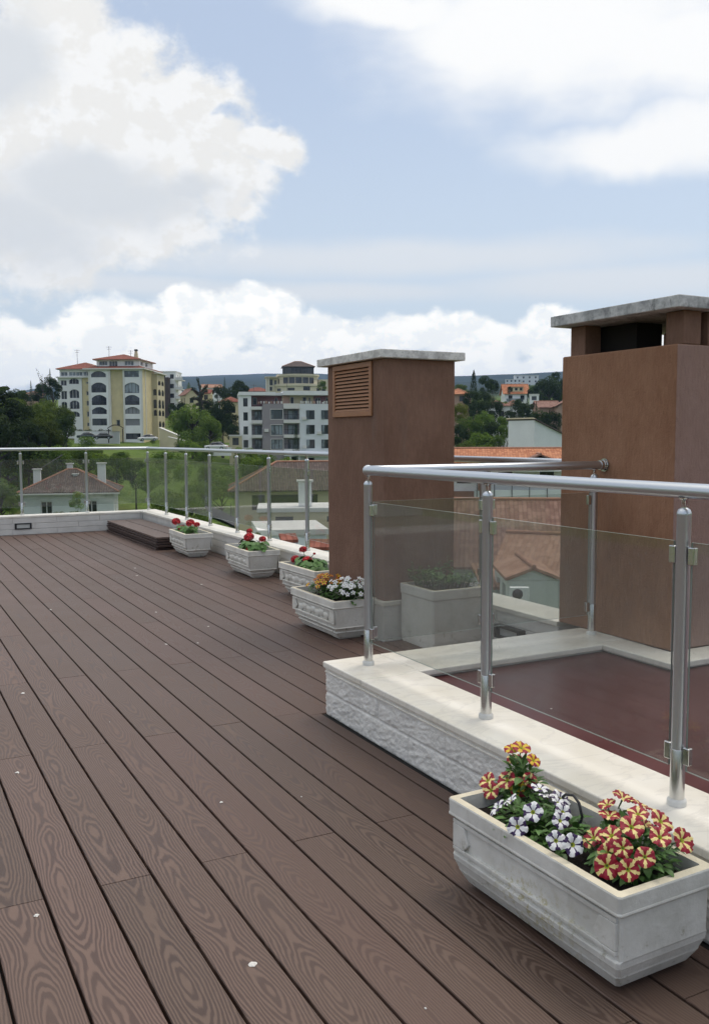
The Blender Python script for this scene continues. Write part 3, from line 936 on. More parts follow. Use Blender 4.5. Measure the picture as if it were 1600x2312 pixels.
def petunia(label, base, blooms, R=.028, leaves=200, rad=(.11, .17, .07), seed=1, cen=None, view=(-.35, -.75, .6), leafsize=.035, grp=None, cat='flower'):
    rg = random.Random(seed)
    r = root('petunia_plant', base, 0, label, cat, grp)
    b = Vector(base); mb = MB()
    cen = Vector(cen) if cen else b + Vector((0, 0, .05))
    # stems reach the blooms, leaves along them
    tips = [Vector(q[1]) for q in blooms]
    for kind, p in blooms:
        p = Vector(p); st = b + Vector((rg.uniform(-.03, .03), rg.uniform(-.04, .04), 0)); mid = (st + p) / 2 + Vector((rg.uniform(-.02, .02), rg.uniform(-.02, .02), .03))
        n_ = ((p - cen).normalized() * .9 + Vector(view) * .8 + Vector((rg.uniform(-.3, .3), rg.uniform(-.3, .3), rg.uniform(-.2, .3)))).normalized()
        back = p - n_ * R * 1.05
        pts = [st * (1 - t_) ** 2 + mid * 2 * t_ * (1 - t_) + back * t_ * t_ for t_ in (0, .25, .5, .75, 1)]
        mb.tube(pts, [.0026, .0022, .0019, .0016, .0014], 5, 1)
        for t_ in (.35, .5, .62, .74, .85):
            c = st * (1 - t_) ** 2 + mid * 2 * t_ * (1 - t_) + back * t_ * t_
            a = rg.uniform(0, 6.28); leaf_into(mb, c, (cos(a), sin(a), rg.uniform(-.2, .6)), (0, 0, 1), leafsize * rg.uniform(.7, 1.1), leafsize * .5 * rg.uniform(.8, 1.1), 0, .3, rg.uniform(.1, .5))
        add_bloom(r, kind, p, n_, R, rg)
    for i in range(leaves):
        while True:
            q = Vector((rg.uniform(-1, 1), rg.uniform(-1, 1), rg.uniform(-1, 1)))
            if q.length < 1: break
        c = cen + Vector((q.x * rad[0], q.y * rad[1], q.z * rad[2]))
        if c.z < b.z: c.z = b.z + rg.uniform(0, .03)
        out = Vector((q.x + rg.uniform(-.5, .5), q.y + rg.uniform(-.5, .5), q.z * .5 + rg.uniform(-.1, .7)))
        leaf_into(mb, c, out, (0, 0, 1), leafsize * rg.uniform(.7, 1.25), leafsize * .52 * rg.uniform(.8, 1.2), 0, .3, rg.uniform(.1, .6))
    f = mb.build('foliage', [M['leaf'], M['stem']], r)
    return r

LM = [(1.72, 2.219, .385), (1.74, 2.196, .392), (1.72, 2.111, .381), (1.64, 2.237, .29), (1.66, 2.166, .312), (1.70, 2.102, .326), (1.62, 2.191, .278), (1.68, 2.131, .296), (1.735, 2.22, .345)]
LW = [(x_ - .018, y_ - .024, z_ + .020) for x_, y_, z_ in [(1.70, 2.06, .309), (1.70, 2.024, .298), (1.68, 1.954, .308), (1.62, 2.095, .275), (1.57, 2.093, .262), (1.60, 1.968, .29), (1.53, 1.946, .270), (1.62, 1.876, .296), (1.545, 1.805, .285), (1.56, 1.756, .290), (1.72, 1.99, .30), (1.66, 1.91, .30)]]
RM = [(1.72, 1.803, .358), (1.76, 1.781, .378), (1.70, 1.771, .344), (1.72, 1.689, .375), (1.78, 1.736, .368), (1.65, 1.714, .321), (1.60, 1.673, .299), (1.60, 1.619, .335), (1.70, 1.594, .353),
      (1.76, 1.646, .362), (1.78, 1.593, .327), (1.62, 1.565, .33), (1.58, 1.578, .301), (1.56, 1.631, .292), (1.67, 1.66, .36), (1.63, 1.76, .30), (1.76, 1.70, .335)]
petunia('petunia with maroon and yellow starred flowers at the left end of the foreground planter', (1.70, 2.15, .225), [('Y' if i in (0, 1, 2, 7) else 'M', p) for i, p in enumerate(LM)], R=.029,
        leaves=130, rad=(.05, .07, .07), seed=4, cen=(1.705, 2.155, .29))
petunia('petunia with violet-edged white flowers spilling over the front rim of the foreground planter', (1.65, 1.97, .225), [('W', p) for p in LW], R=.029, leaves=330, rad=(.11, .17, .036), seed=7, cen=(1.635, 1.955, .252))
petunia('petunia covered in maroon and cream striped flowers at the right end of the foreground planter', (1.69, 1.68, .225), [('M', p) for p in RM], R=.031, leaves=240, rad=(.10, .12, .06), seed=9, cen=(1.69, 1.68, .28))
m = MB()
hp = [(1.70, 1.99, .225), (1.705, 1.985, .30), (1.715, 1.962, .328), (1.72, 1.935, .334), (1.72, 1.912, .320), (1.72, 1.898, .285), (1.715, 1.905, .25), (1.69, 1.915, .228)]
m.tube(hp, .0042, 8); tag(m.build('drip_hose', M['hose']), 'thin black drip hose arching out of the soil between the two striped petunias', 'hose')

rg = random.Random(21)
def cloud(n, c, r):
    out = []
    for i in range(n):
        a = rg.uniform(0, 6.28); k = sqrt(rg.uniform(0, 1)); h = rg.uniform(.1, 1)
        out.append((c[0] + cos(a) * k * r[0], c[1] + sin(a) * k * r[1], c[2] + r[2] * (h * .5 + .75 * sqrt(max(0, 1 - k * k * .9)))))
    return out
petunia('amber and yellow starred petunia in the planter by the louvred chimney', (2.80, 5.74, .225), [(rg.choice('OYY'), p) for p in cloud(34, (2.80, 5.72, .25), (.12, .20, .115))], R=.022, leaves=160, rad=(.11, .18, .05), seed=11, cen=(2.80, 5.72, .28))
petunia('white flowering petunia in the planter by the louvred chimney', (2.82, 5.43, .225), [('P', p) for p in cloud(52, (2.82, 5.42, .245), (.14, .18, .14))], R=.020, leaves=200, rad=(.12, .15, .08), seed=12, cen=(2.82, 5.42, .29))

def floret_head(name, seed, mats):
    rgg = random.Random(seed); mb = MB()
    for i in range(34):
        z = 1 - 1.55 * (i + .5) / 34; a = i * 2.39996; q = Vector((sqrt(max(0, 1 - z * z)) * cos(a), sqrt(max(0, 1 - z * z)) * sin(a), z))
        c = q * .72; s = q.cross(Vector((0, 0, 1)));
        s = s.normalized() if s.length > .01 else Vector((1, 0, 0)); w = q.cross(s)
        mi = rgg.choice((0, 0, 1, 1, 2)); o = rgg.uniform(0, 6)
        for k in range(5):
            a2 = o + 2 * pi * k / 5; d = (s * cos(a2) + w * sin(a2)); e = (s * -sin(a2) + w * cos(a2))
            mb.add([c, c + d * .2 + e * .13 + q * .10, c + d * .38 + q * rgg.uniform(.0, .16), c + d * .2 - e * .13 + q * .10], [(0, 1, 2, 3)], mi)
    o = mb.build(name, mats); me = o.data; bpy.data.objects.remove(o); return me
HEADS = [floret_head('flower_head', s, [M['red'], M['red2'], M['pink'] if s == 3 else M['red']]) for s in (1, 2, 3)]

def geranium(label, base, heads, cen, seed, rad=(.10, .18, .05), leaves=80):
    rg = random.Random(seed); r = root('geranium_plant', base, 0, label, 'flower', 'red geraniums in the planters')
    b = Vector(base); mb = MB(); cen = Vector(cen)
    for p, R in heads:
        p = Vector(p); st = b + Vector((rg.uniform(-.05, .05), rg.uniform(-.08, .08), 0)); mid = (st + p) / 2 + Vector((0, 0, .03))
        mb.tube([st * (1 - t_) ** 2 + mid * 2 * t_ * (1 - t_) + p * t_ * t_ for t_ in (0, .3, .6, 1)], [.004, .0035, .003, .0025], 5, 1)
        o = bpy.data.objects.new('flower_head', rg.choice(HEADS)); COL.objects.link(o); o.parent = r
        o.location = p - b; o.scale = (R, R, R * .85); o.rotation_euler = (rg.uniform(-.3, .3), rg.uniform(-.3, .3), rg.uniform(0, 6))
    for i in range(leaves):
        a = rg.uniform(0, 6.28); k = sqrt(rg.random()); c = cen + Vector((cos(a) * k * rad[0], sin(a) * k * rad[1], rg.uniform(-.4, 1) * rad[2]))
        st = b + Vector(((c.x - b.x) * .4, (c.y - b.y) * .4, 0))
        if i % 3 == 0: mb.tube([st, (st + c) / 2 + Vector((0, 0, .015)), c], .0016, 4, 1)
        # round, scalloped leaf
        n_ = Vector((cos(a) * k * .7 + rg.uniform(-.3, .3), sin(a) * k * .7 - .2 + rg.uniform(-.3, .3), rg.uniform(.5, 1))).normalized()
        s = n_.cross(Vector((.3, 1, .1))).normalized(); w = n_.cross(s); L = rg.uniform(.018, .032)
        P = [c] + [c + (s * cos(t_) + w * sin(t_)) * L * (1 + .08 * cos(5 * t_)) - n_ * L * .25 * (.5 + .5 * cos(2 * t_)) for t_ in [2 * pi * q / 15 for q in range(15)]]
        mb.add(P, [(0, 1 + q, 1 + (q + 1) % 15) for q in range(15)], 0, True)
    mb.build('foliage', [M['leaf_g'], M['stem']], r)
geranium('red geranium in the farthest planter beside the board stack', (3.235, 10.25, .222), [((3.20, 10.64, .345), .060), ((3.21, 10.12, .37), .060), ((3.19, 10.38, .285), .050), ((3.25, 10.0, .36), .04)], (3.22, 10.3, .27), 1, (.10, .26, .05))
geranium('red geranium with one big and one small head in the middle red planter', (3.29, 8.41, .222), [((3.27, 8.43, .365), .060), ((3.28, 8.10, .375), .042), ((3.29, 8.47, .42), .036), ((3.21, 8.28, .262), .042)], (3.27, 8.32, .275), 2, (.12, .27, .055), 130)
geranium('red geranium with a raised dark head half hidden by the louvred chimney', (3.26, 6.98, .222), [((3.25, 7.106, .385), .040), ((3.24, 7.25, .285), .046), ((3.25, 7.02, .30), .050), ((3.26, 6.90, .372), .014)], (3.25, 6.95, .265), 3, (.11, .24, .05), 110)

# herbs in the square tub
r = root('herb_plant', (3.268, 4.965, .345), 0, 'bushy green herbs filling the tall square planter', 'plant'); mb = MB(); rg = random.Random(8)
for i in range(900):
    x, y = rg.uniform(-.17, .17), rg.uniform(-.17, .17); h = .035 + .14 * (noise.noise(Vector((x * 9, y * 9, 1))) + .55) * rg.uniform(.4, 1)
    c = Vector((3.268 + x, 4.965 + y, .345 + h)); a = rg.uniform(0, 6.28)
    leaf_into(mb, c, (cos(a), sin(a), rg.uniform(-.1, .9)), (0, 0, 1), rg.uniform(.02, .038), rg.uniform(.011, .018), 0)
    if i % 5 == 0: mb.tube([(3.268 + x * .8, 4.965 + y * .8, .345), tuple(c)], .0015, 4, 1)
mb.build('foliage', [M['leaf_g'], M['stem']], r)
for p in [(3.42, 4.80, .40), (3.40, 4.78, .385), (3.44, 4.79, .375), (3.43, 4.83, .41), (3.455, 4.82, .39), (3.38, 4.795, .40)]:
    add_bloom(r, 'P', p, (-.4, -.8, .4), .018, rg)
# ---------------------------------------------------------------- the land around
RT = [0, 40, 70, 100, 140, 180, 215, 250, 300, 450, 700, 1100, 1600, 2400, 3400, 4600]
COLS = [  # (bearing from the viewing axis in degrees, heights at the distances above)
    (-40, [-14, -13, -11, -8.5, -4, -.5, 1, 4, 9, 14, 18, 24, 30, 40, 70, 60]),
    (-24, [-14, -13, -11, -8.5, -3.4, -.6, .8, 4, 10, 17, 22, 30, 45, 80, 135, 120]),
    (-18, [-14, -13, -11, -8.5, -3.4, -.8, .8, 4, 10, 20, 27, 40, 65, 120, 190, 150]),
    (-11, [-14, -13, -11.5, -9, -5, -2.2, -.5, 3, 9, 20, 32, 48, 80, 150, 229, 180]),
    (-4, [-14, -13.5, -12, -10.5, -8, -6, -4, 0, 5, 18, 32, 50, 84, 150, 231, 180]),
    (4, [-14, -13.5, -12.5, -11, -9, -7, -4, 1, 6, 18, 32, 55, 90, 150, 222, 180]),
    (10, [-14, -13.5, -12.5, -11, -9.5, -7, -3, 2, 7, 19, 33, 62, 95, 160, 226, 190]),
    (16, [-14, -13.5, -12.5, -11, -9.5, -7, -3, 3, 9, 22, 38, 70, 105, 170, 236, 200]),
    (40, [-14, -13.5, -12.5, -11, -9.5, -7, -3, 3, 9, 20, 36, 70, 100, 160, 220, 190]),
]
def _tab(r, hs):
    if r >= RT[-1]: return hs[-1]
    for i in range(len(RT) - 1):
        if r <= RT[i + 1]:
            t_ = (r - RT[i]) / (RT[i + 1] - RT[i]); return hs[i] + (hs[i + 1] - hs[i]) * t_
def land(x, y):
    r = hypot(x, y); b = math.degrees(atan2(x, y) - YAW)
    b = (b + 180) % 360 - 180
    dd = r * max(.8, cos(radians(max(-40, min(40, b)))))
    if b <= COLS[0][0]: z = _tab(dd, COLS[0][1])
    elif b >= COLS[-1][0]: z = _tab(dd, COLS[-1][1])
    else:
        for i in range(len(COLS) - 1):
            if b <= COLS[i + 1][0]:
                t_ = (b - COLS[i][0]) / (COLS[i + 1][0] - COLS[i][0]); t_ = t_ * t_ * (3 - 2 * t_)
                z = _tab(dd, COLS[i][1]) * (1 - t_) + _tab(dd, COLS[i + 1][1]) * t_; break
    amp = min(1., max(0., (r - 600) / 1500))
    z += amp * (9 * noise.noise(Vector((x / 420, y / 420, 1))) + 4 * noise.noise(Vector((x / 150, y / 150, 2))))
    if r > 100: z += .25 * noise.noise(Vector((x / 11, y / 11, 4))) * min(1, (r - 100) / 60)
    return z

def land_mat():
    m, t, b = material('grassy_land')
    p = t.pos(); x = t.vmath('LENGTH', p)
    n1 = t.noise(p, .05, 6, .6); n2 = t.noise(p, .9, 5, .65); n3 = t.noise(p, .012, 7, .65)
    g = t.mix(t.ramp(n2, .3, .7), (.075, .125, .024), (.13, .185, .04))
    g = t.mix(t.ramp(n1, .5, .72), g, (.115, .105, .05))
    nn = t.new('ShaderNodeVectorMath', operation='LENGTH'); t.put(nn.inputs[0], p)
    far = t.ramp(nn.outputs['Value'], 420, 800)
    wood = t.mix(t.ramp(n3, .35, .62), (.010, .022, .016), (.026, .042, .028))
    wood = t.mix(t.ramp(t.noise(p, .03, 6, .7), .56, .66), wood, (.045, .055, .042))
    t.put(b.inputs['Base Color'], t.mix(far, g, wood)); b.inputs['Roughness'].default_value = .95; b.inputs['Specular IOR Level'].default_value = .1
    t.put(b.inputs['Normal'], t.bump(t.noise(p, .35, 6, .7), .8, 1.0))
    return m
M['land'] = land_mat()
def build_land():
    rr = [0, 20, 40]; r = 40
    while r < 4600: r *= 1.032; rr.append(r)
    rr += [5200, 6500]
    bs = [-50 + i * .55 for i in range(int(100 / .55) + 1)]
    bs += [55 + i * 8 for i in range(int((305 - 55) / 8) + 1)]
    bs = [b for b in bs if b < 309]
    mb = MB(); V = []; n = len(bs)
    for r in rr:
        for b in bs:
            a = radians(b) + YAW; x, y = r * sin(a), r * cos(a)
            V.append((x, y, land(x, y) if r <= 4700 else land(x, y) - (r - 4600) * .05))
    F = []
    for j in range(len(rr) - 1):
        for i in range(n):
            k = (i + 1) % n; F.append((j * n + i, (j + 1) * n + i, (j + 1) * n + k, j * n + k))
    mb.add(V, F, 0, True)
    tag(mb.build('terrain', M['land']), kind='structure')
build_land()

# ---------------------------------------------------------------- materials of the town
M['w_white'] = simple('white_render', (.77, .78, .78), .85, var=.05, scale=.5)
M['w_cream'] = simple('cream_render', (.56, .50, .34), .85, var=.06, scale=.5)
M['w_pale'] = simple('pale_cream_render', (.62, .57, .44), .85, var=.06, scale=.5)
M['w_yellow'] = simple('yellow_render', (.62, .53, .32), .85, var=.10, scale=.6)
M['w_mauve'] = simple('mauve_render', (.29, .265, .275), .85, var=.05, scale=.5)
M['w_grey'] = simple('pale_grey_render', (.66, .69, .71), .85, var=.05, scale=.5)
M['w_pink'] = simple('pink_render', (.42, .28, .22), .85, var=.08, scale=.6)
M['w_plum'] = simple('plum_awning', (.30, .15, .16), .8)
M['w_brown'] = simple('brown_boarding', (.055, .038, .032), .8, var=.2, scale=.8)
M['w_mint'] = simple('pale_green_render', (.58, .62, .60), .8, var=.05, scale=.6)
M['trim'] = simple('white_trim', (.66, .65, .62), .7, var=.05)
M['frame'] = simple('window_frame', (.60, .60, .60), .5)
M['frame_d'] = simple('dark_window_frame', (.04, .04, .042), .5)
M['inside'] = simple('dim_room', (.020, .020, .022), .9)
M['iron'] = simple('dark_railing', (.03, .03, .033), .5)
def pane(name, col, rough=.08):
    m, t, b = material(name); p = t.pos()
    n = t.noise(t.vmath('MULTIPLY', p, (1, 1, .5)), .55, 3, .6)
    t.put(b.inputs['Base Color'], t.mix(t.ramp(n, .42, .60), (*col, 1), tuple(min(1, c * 3.2 + .02) for c in col)))
    b.inputs['Roughness'].default_value = rough; b.inputs['Specular IOR Level'].default_value = .6
    return m
M['pane'] = pane('window_pane', (.016, .018, .021))
M['pane_c'] = pane('curtained_pane', (.08, .095, .105), .12)
M['shutter'] = simple('roller_shutter', (.24, .25, .26), .6, var=.05)
def tiles(name, a, bcol, sc=1.):
    m, t, b = material(name)
    o = t.new('ShaderNodeTexCoord').outputs['UV']
    x, y, z = t.sep(o)[0:3]
    # UV: metres along the eave and up the slope
    row = t.math('FRACT', t.math('MULTIPLY', y, 3.0)); col = t.math('MULTIPLY', t.math('SINE', t.math('MULTIPLY', x, 2 * pi / .24)), .5)
    wn = t.new('ShaderNodeTexWhiteNoise', noise_dimensions='2D'); t.put(wn.inputs['Vector'], t.comb(t.math('FLOOR', t.math('DIVIDE', x, .24)), t.math('FLOOR', t.math('MULTIPLY', y, 3.)), 0.))
    n = t.noise(t.pos(), .6, 6, .65)
    c = t.mix(t.ramp(t.math('ADD', t.math('MULTIPLY', wn.outputs['Value'], .6), t.math('MULTIPLY', n, .8)), .4, 1.0), (*a, 1), (*bcol, 1))
    c = t.mix(t.math('MULTIPLY', t.ramp(t.noise(t.pos(), 1.7, 6, .7), .55, .7), .5), c, tuple(q * .35 for q in a))
    t.put(b.inputs['Base Color'], c); b.inputs['Roughness'].default_value = .85; b.inputs['Specular IOR Level'].default_value = .25
    h = t.math('ADD', t.math('MULTIPLY', row, -.7), col)
    t.put(b.inputs['Normal'], t.bump(h, 1., .05))
    return m
M['t_red'] = tiles('red_roof_tiles', (.19, .062, .042), (.27, .095, .065))
M['t_orange'] = tiles('orange_roof_tiles', (.36, .135, .065), (.50, .22, .115))
M['t_brown'] = tiles('brown_roof_tiles', (.085, .064, .057), (.125, .094, .082))
M['t_mauve'] = tiles('weathered_roof_tiles', (.20, .105, .080), (.30, .175, .135))
M['t_tan'] = tiles('tan_roof_tiles', (.34, .185, .125), (.44, .26, .185))
M['ridge'] = simple('ridge_tile', (.34, .17, .11), .85, var=.2, scale=2)


# ---------------------------------------------------------------- building kit (local axes: x along the front, y into the depth, z up)
class Bld:
    def __init__(s, name, label, cat, loc, rz, group=None, base_down=6):
        s.r = root(name, loc, rz, label, cat, group); s.walls = {}; s.dn = base_down
        s.z = loc[2]

    def wall(s, mat):
        if mat not in s.walls: s.walls[mat] = MB()
        return s.walls[mat]

    def facade(s, mat, O, X, H0, H1, Wd, ops=(), depth=.22, frame='frame', glassm='pane', skirt=True):
        """a wall from point O (x,y) along unit X (dx,dy), heights H0..H1, with real openings; outward is to the right of X"""
        mb = s.wall(mat); O = Vector((O[0], O[1], 0)); X = Vector((X[0], X[1], 0)).normalized(); N = Vector((X.y, -X.x, 0))
        P = lambda x, z, d=0: tuple(O + X * x + Vector((0, 0, z)) - N * d)
        xs = sorted({0, Wd, *[q for o in ops for q in (o[0], o[1])]}); zs = sorted({H0, H1, *[q for o in ops for q in (o[2], o[3])]})
        for i in range(len(xs) - 1):
            for j in range(len(zs) - 1):
                cx, cz = (xs[i] + xs[i + 1]) / 2, (zs[j] + zs[j + 1]) / 2
                if any(o[0] < cx < o[1] and o[2] < cz < o[3] for o in ops): continue
                mb.quad(P(xs[i], zs[j]), P(xs[i + 1], zs[j]), P(xs[i + 1], zs[j + 1]), P(xs[i], zs[j + 1]))
        for o in ops:
            x0, x1, z0, z1 = o[:4]; kind = o[4] if len(o) > 4 else 'w'
            d = {'b': 1.3, 'open': 1.6}.get(kind, depth)
            mb.quad(P(x0, z0), P(x0, z0, d), P(x0, z1, d), P(x0, z1)); mb.quad(P(x1, z0, d), P(x1, z0), P(x1, z1), P(x1, z1, d))
            mb.quad(P(x0, z1), P(x0, z1, d), P(x1, z1, d), P(x1, z1)); mb.quad(P(x0, z0, d), P(x0, z0), P(x1, z0), P(x1, z0, d))
            arch = kind.startswith('a')
            rise = min(.75, (x1 - x0) * .26) if arch else 0
            top = lambda x: z1 - rise * (abs((x - (x0 + x1) / 2)) / ((x1 - x0) / 2)) ** 2.2
            if arch:
                n = 10
                for k in range(n):
                    xa, xb = x0 + (x1 - x0) * k / n, x0 + (x1 - x0) * (k + 1) / n
                    mb.quad(P(xa, top(xa), .002), P(xb, top(xb), .002), P(xb, z1, .002), P(xa, z1, .002))
                    mb.quad(P(xa, top(xa), .002), P(xa, top(xa), d), P(xb, top(xb), d), P(xb, top(xb), .002))
            s.window(P, x0, x1, z0, z1, d, kind, frame, o[5] if len(o) > 5 else glassm)
        return s

    def window(s, P, x0, x1, z0, z1, d, kind, frame, glassm):
        f = .09; dd = d - .04
        mb = MB()
        def bar(a, b, c, e):
            v = [P(a, c, dd), P(b, c, dd), P(b, c, dd + .07), P(a, c, dd + .07), P(a, e, dd), P(b, e, dd), P(b, e, dd + .07), P(a, e, dd + .07)]
            mb.hexa(v)
        if kind in ('b', 'open'):
            # recessed balcony: back wall, glazed door, slab rail
            k = MB(); k.quad(P(x0, z0, d), P(x1, z0, d), P(x1, z1, d), P(x0, z1, d))
            back = k.build('balcony', M['w_mauve'] if kind == 'b' else M['inside'], s.r, world=False)
            w = x1 - x0
            if kind == 'b':
                dm = MB(); a, b2 = x0 + w * .30, x0 + w * .92
                for q0, q1, q2, q3 in ((a, b2, z0, z0 + .05), (a, b2, z1 - .35, z1 - .27), (a, a + .09, z0 + .05, z1 - .35), (b2 - .09, b2, z0 + .05, z1 - .35), ((a + b2) / 2 - .05, (a + b2) / 2 + .05, z0 + .05, z1 - .35)):
                    dm.hexa([P(q0, q2, d - .08), P(q1, q2, d - .08), P(q1, q2, d - .01), P(q0, q2, d - .01), P(q0, q3, d - .08), P(q1, q3, d - .08), P(q1, q3, d - .01), P(q0, q3, d - .01)])
                dm.build('balcony_door', M['frame_d'], back, world=False)
                g = MB(); g.quad(P(a + .05, z0 + .05, d - .03), P(b2 - .05, z0 + .05, d - .03), P(b2 - .05, z1 - .35, d - .03), P(a + .05, z1 - .35, d - .03)); g.build('pane', M['pane_c'], back, world=False)
            g = MB()
            for zz in (z0 + 1.0,):
                g.hexa([P(x0, zz - .03, .04), P(x1, zz - .03, .04), P(x1, zz - .03, .09), P(x0, zz - .03, .09), P(x0, zz + .03, .04), P(x1, zz + .03, .04), P(x1, zz + .03, .09), P(x0, zz + .03, .09)])
            n = max(3, int((x1 - x0) / .35))
            for i in range(n + 1):
                xx = x0 + (x1 - x0 - .04) * i / n
                g.hexa([P(xx, z0, .05), P(xx + .03, z0, .05), P(xx + .03, z0, .08), P(xx, z0, .08), P(xx, z0 + .97, .05), P(xx + .03, z0 + .97, .05), P(xx + .03, z0 + .97, .08), P(xx, z0 + .97, .08)])
            g.build('balcony_rail', M['iron'], back, world=False)
            return
        if kind == 's':
            k = MB(); n = 9
            for i in range(n):
                c, e = z0 + (z1 - z0) * i / n, z0 + (z1 - z0) * (i + 1) / n - .03
                k.hexa([P(x0, c, dd), P(x1, c, dd), P(x1, c, d), P(x0, c, d), P(x0, e, dd + .02), P(x1, e, dd + .02), P(x1, e, d), P(x0, e, d)])
            k.build('roller_shutter', M['shutter'], s.r, world=False); return
        bar(x0, x1, z0, z0 + f); bar(x0, x1, z1 - f, z1); bar(x0, x0 + f, z0 + f, z1 - f); bar(x1 - f, x1, z0 + f, z1 - f)
        w = x1 - x0; n = 0 if w < .9 else (1 if w < 2.0 else 2 if w < 3 else 3)
        for i in range(n):
            xm = x0 + w * (i + 1) / (n + 1); bar(xm - f / 2, xm + f / 2, z0 + f, z1 - f)
        fr = mb.build('window', M[frame], s.r, world=False)
        g = MB(); g.quad(P(x0 + .02, z0 + .02, dd + .04), P(x1 - .02, z0 + .02, dd + .04), P(x1 - .02, z1 - .02, dd + .04), P(x0 + .02, z1 - .02, dd + .04))
        g.build('pane', M[glassm], fr, world=False)
        if kind.endswith('r'):      # iron rail in front of a French window
            g = MB()
            for zz in (z0 + .15, z0 + .95):
                g.hexa([P(x0, zz - .025, .03), P(x1, zz - .025, .03), P(x1, zz - .025, .07), P(x0, zz - .025, .07), P(x0, zz + .025, .03), P(x1, zz + .025, .03), P(x1, zz + .025, .07), P(x0, zz + .025, .07)])
            k = max(4, int(w / .22))
            for i in range(k + 1):
                xx = x0 + (w - .03) * i / k
                g.hexa([P(xx, z0 + .18, .035), P(xx + .03, z0 + .18, .035), P(xx + .03, z0 + .18, .065), P(xx, z0 + .18, .065), P(xx, z0 + .92, .035), P(xx + .03, z0 + .92, .035), P(xx + .03, z0 + .92, .065), P(xx, z0 + .92, .065)])
            g.build('balcony_rail', M['iron'], fr, world=False)

    def block(s, mat, x0, x1, y0, y1, z0, z1, front=(), left=(), right=(), back=(), top=True, **kw):
        s.facade(mat, (x0, y0), (1, 0), z0, z1, x1 - x0, front, **kw)
        s.facade(mat, (x1, y0), (0, 1), z0, z1, y1 - y0, right, **kw)
        s.facade(mat, (x1, y1), (-1, 0), z0, z1, x1 - x0, back, **kw)
        s.facade(mat, (x0, y1), (0, -1), z0, z1, y1 - y0, left, **kw)
        if top: s.wall(mat).quad((x0, y0, z1), (x1, y0, z1), (x1, y1, z1), (x0, y1, z1))
        return s

    def part(s, name, mat, fn, parent=None, bevel=0):
        mb = MB(); fn(mb); return mb.build(name, M[mat], parent or s.r, world=False, bevel=bevel)

    def slab(s, x0, x1, y0, y1, z0, z1, mat='trim', name='eave', parent=None):
        return s.part(name, mat, lambda m: m.box(x0, x1, y0, y1, z0, z1), parent)

    def roof(s, x0, x1, y0, y1, z0, z1, mat, kind='hip', ov=.5, ridge=None, thick=.12, name='roof', rx=None):
        """tiled hip or gable roof; UVs in metres"""
        X0, X1, Y0, Y1 = x0 - ov, x1 + ov, y0 - ov, y1 + ov
        lx, ly = X1 - X0, Y1 - Y0; cx, cy = (X0 + X1) / 2, (Y0 + Y1) / 2
        if kind == 'hip':
            if lx >= ly: a, b = (X0 + ly / 2, cy, z1), (X1 - ly / 2, cy, z1)
            else: a, b = (cx, Y0 + lx / 2, z1), (cx, Y1 - lx / 2, z1)
            if lx >= ly: tr = [((X0, Y0), (X1, Y0), b, a), ((X1, Y1), (X0, Y1), a, b), ((X0, Y1), (X0, Y0), a), ((X1, Y0), (X1, Y1), b)]
            else: tr = [((X0, Y0), (X1, Y0), a), ((X1, Y0), (X1, Y1), b, a), ((X1, Y1), (X0, Y1), b), ((X0, Y1), (X0, Y0), a, b)]
        elif kind == 'gx':          # ridge along x
            a, b = (X0, cy, z1), (X1, cy, z1); tr = [((X0, Y0), (X1, Y0), b, a), ((X1, Y1), (X0, Y1), a, b)]
        elif kind == 'gy':          # ridge along y (gable to the front)
            a, b = (cx if rx is None else rx, Y0, z1), (cx if rx is None else rx, Y1, z1); tr = [((X1, Y0), (X1, Y1), b, a), ((X0, Y1), (X0, Y0), a, b)]
        elif kind == 'shed':        # rises away from the front
            a, b = (X0, Y1, z1), (X1, Y1, z1); tr = [((X0, Y0), (X1, Y0), b, a)]
        mb = MB(); uvs = []
        for q in tr:
            p0, p1 = Vector((*q[0], z0)), Vector((*q[1], z0)); rest = [Vector(p) for p in q[2:]]
            pts = [p0, p1] + rest; e = (p1 - p0).normalized(); nrm = (p1 - p0).cross(rest[0] - p0).normalized(); up = nrm.cross(e)
            n = len(pts); lo = [p - Vector((0, 0, thick)) for p in pts]
            o = len(mb.v)
            mb.add(pts + lo, [tuple(range(n)), tuple(range(2 * n - 1, n - 1, -1))] + [(i, n + i, n + (i + 1) % n, (i + 1) % n) for i in range(n)])
            uvs += [((p - p0).dot(e), (p - p0).dot(up)) for p in pts] * 2
        ob = mb.build(name, M[mat], s.r, world=False)
        uv = ob.data.uv_layers.new(name='UVMap')
        for l in ob.data.loops: uv.data[l.index].uv = uvs[l.vertex_index]
        # ridge and hip caps
        k = MB()
        segs = []
        if kind == 'hip':
            segs.append((a, b)) if a != b else None
            for c in ((X0, Y0), (X1, Y0), (X1, Y1), (X0, Y1)):
                t_ = min((a, b), key=lambda w: (w[0] - c[0]) ** 2 + (w[1] - c[1]) ** 2); segs.append(((*c, z0), t_))
        elif kind in ('gx', 'gy'): segs.append((a, b))
        for p, q in segs: k.tube([p, q], .11, 6)
        if segs: k.build('ridge_tiles', M['ridge'], ob, world=False)
        return ob

    def chimney(s, x, y, z0, z1, w=.7, mat='w_white', cap=True, parent=None):
        c = s.part('chimney_stack', mat, lambda m: m.box(x - w / 2, x + w / 2, y - w / 2, y + w / 2, z0, z1), parent)
        if cap: s.part('cap', 'trim', lambda m: m.box(x - w / 2 - .12, x + w / 2 + .12, y - w / 2 - .12, y + w / 2 + .12, z1 + .004, z1 + .12), c)
        return c

    def done(s):
        for mat, mb in s.walls.items(): mb.build('wall', M[mat], s.r, world=False)
        return s.r
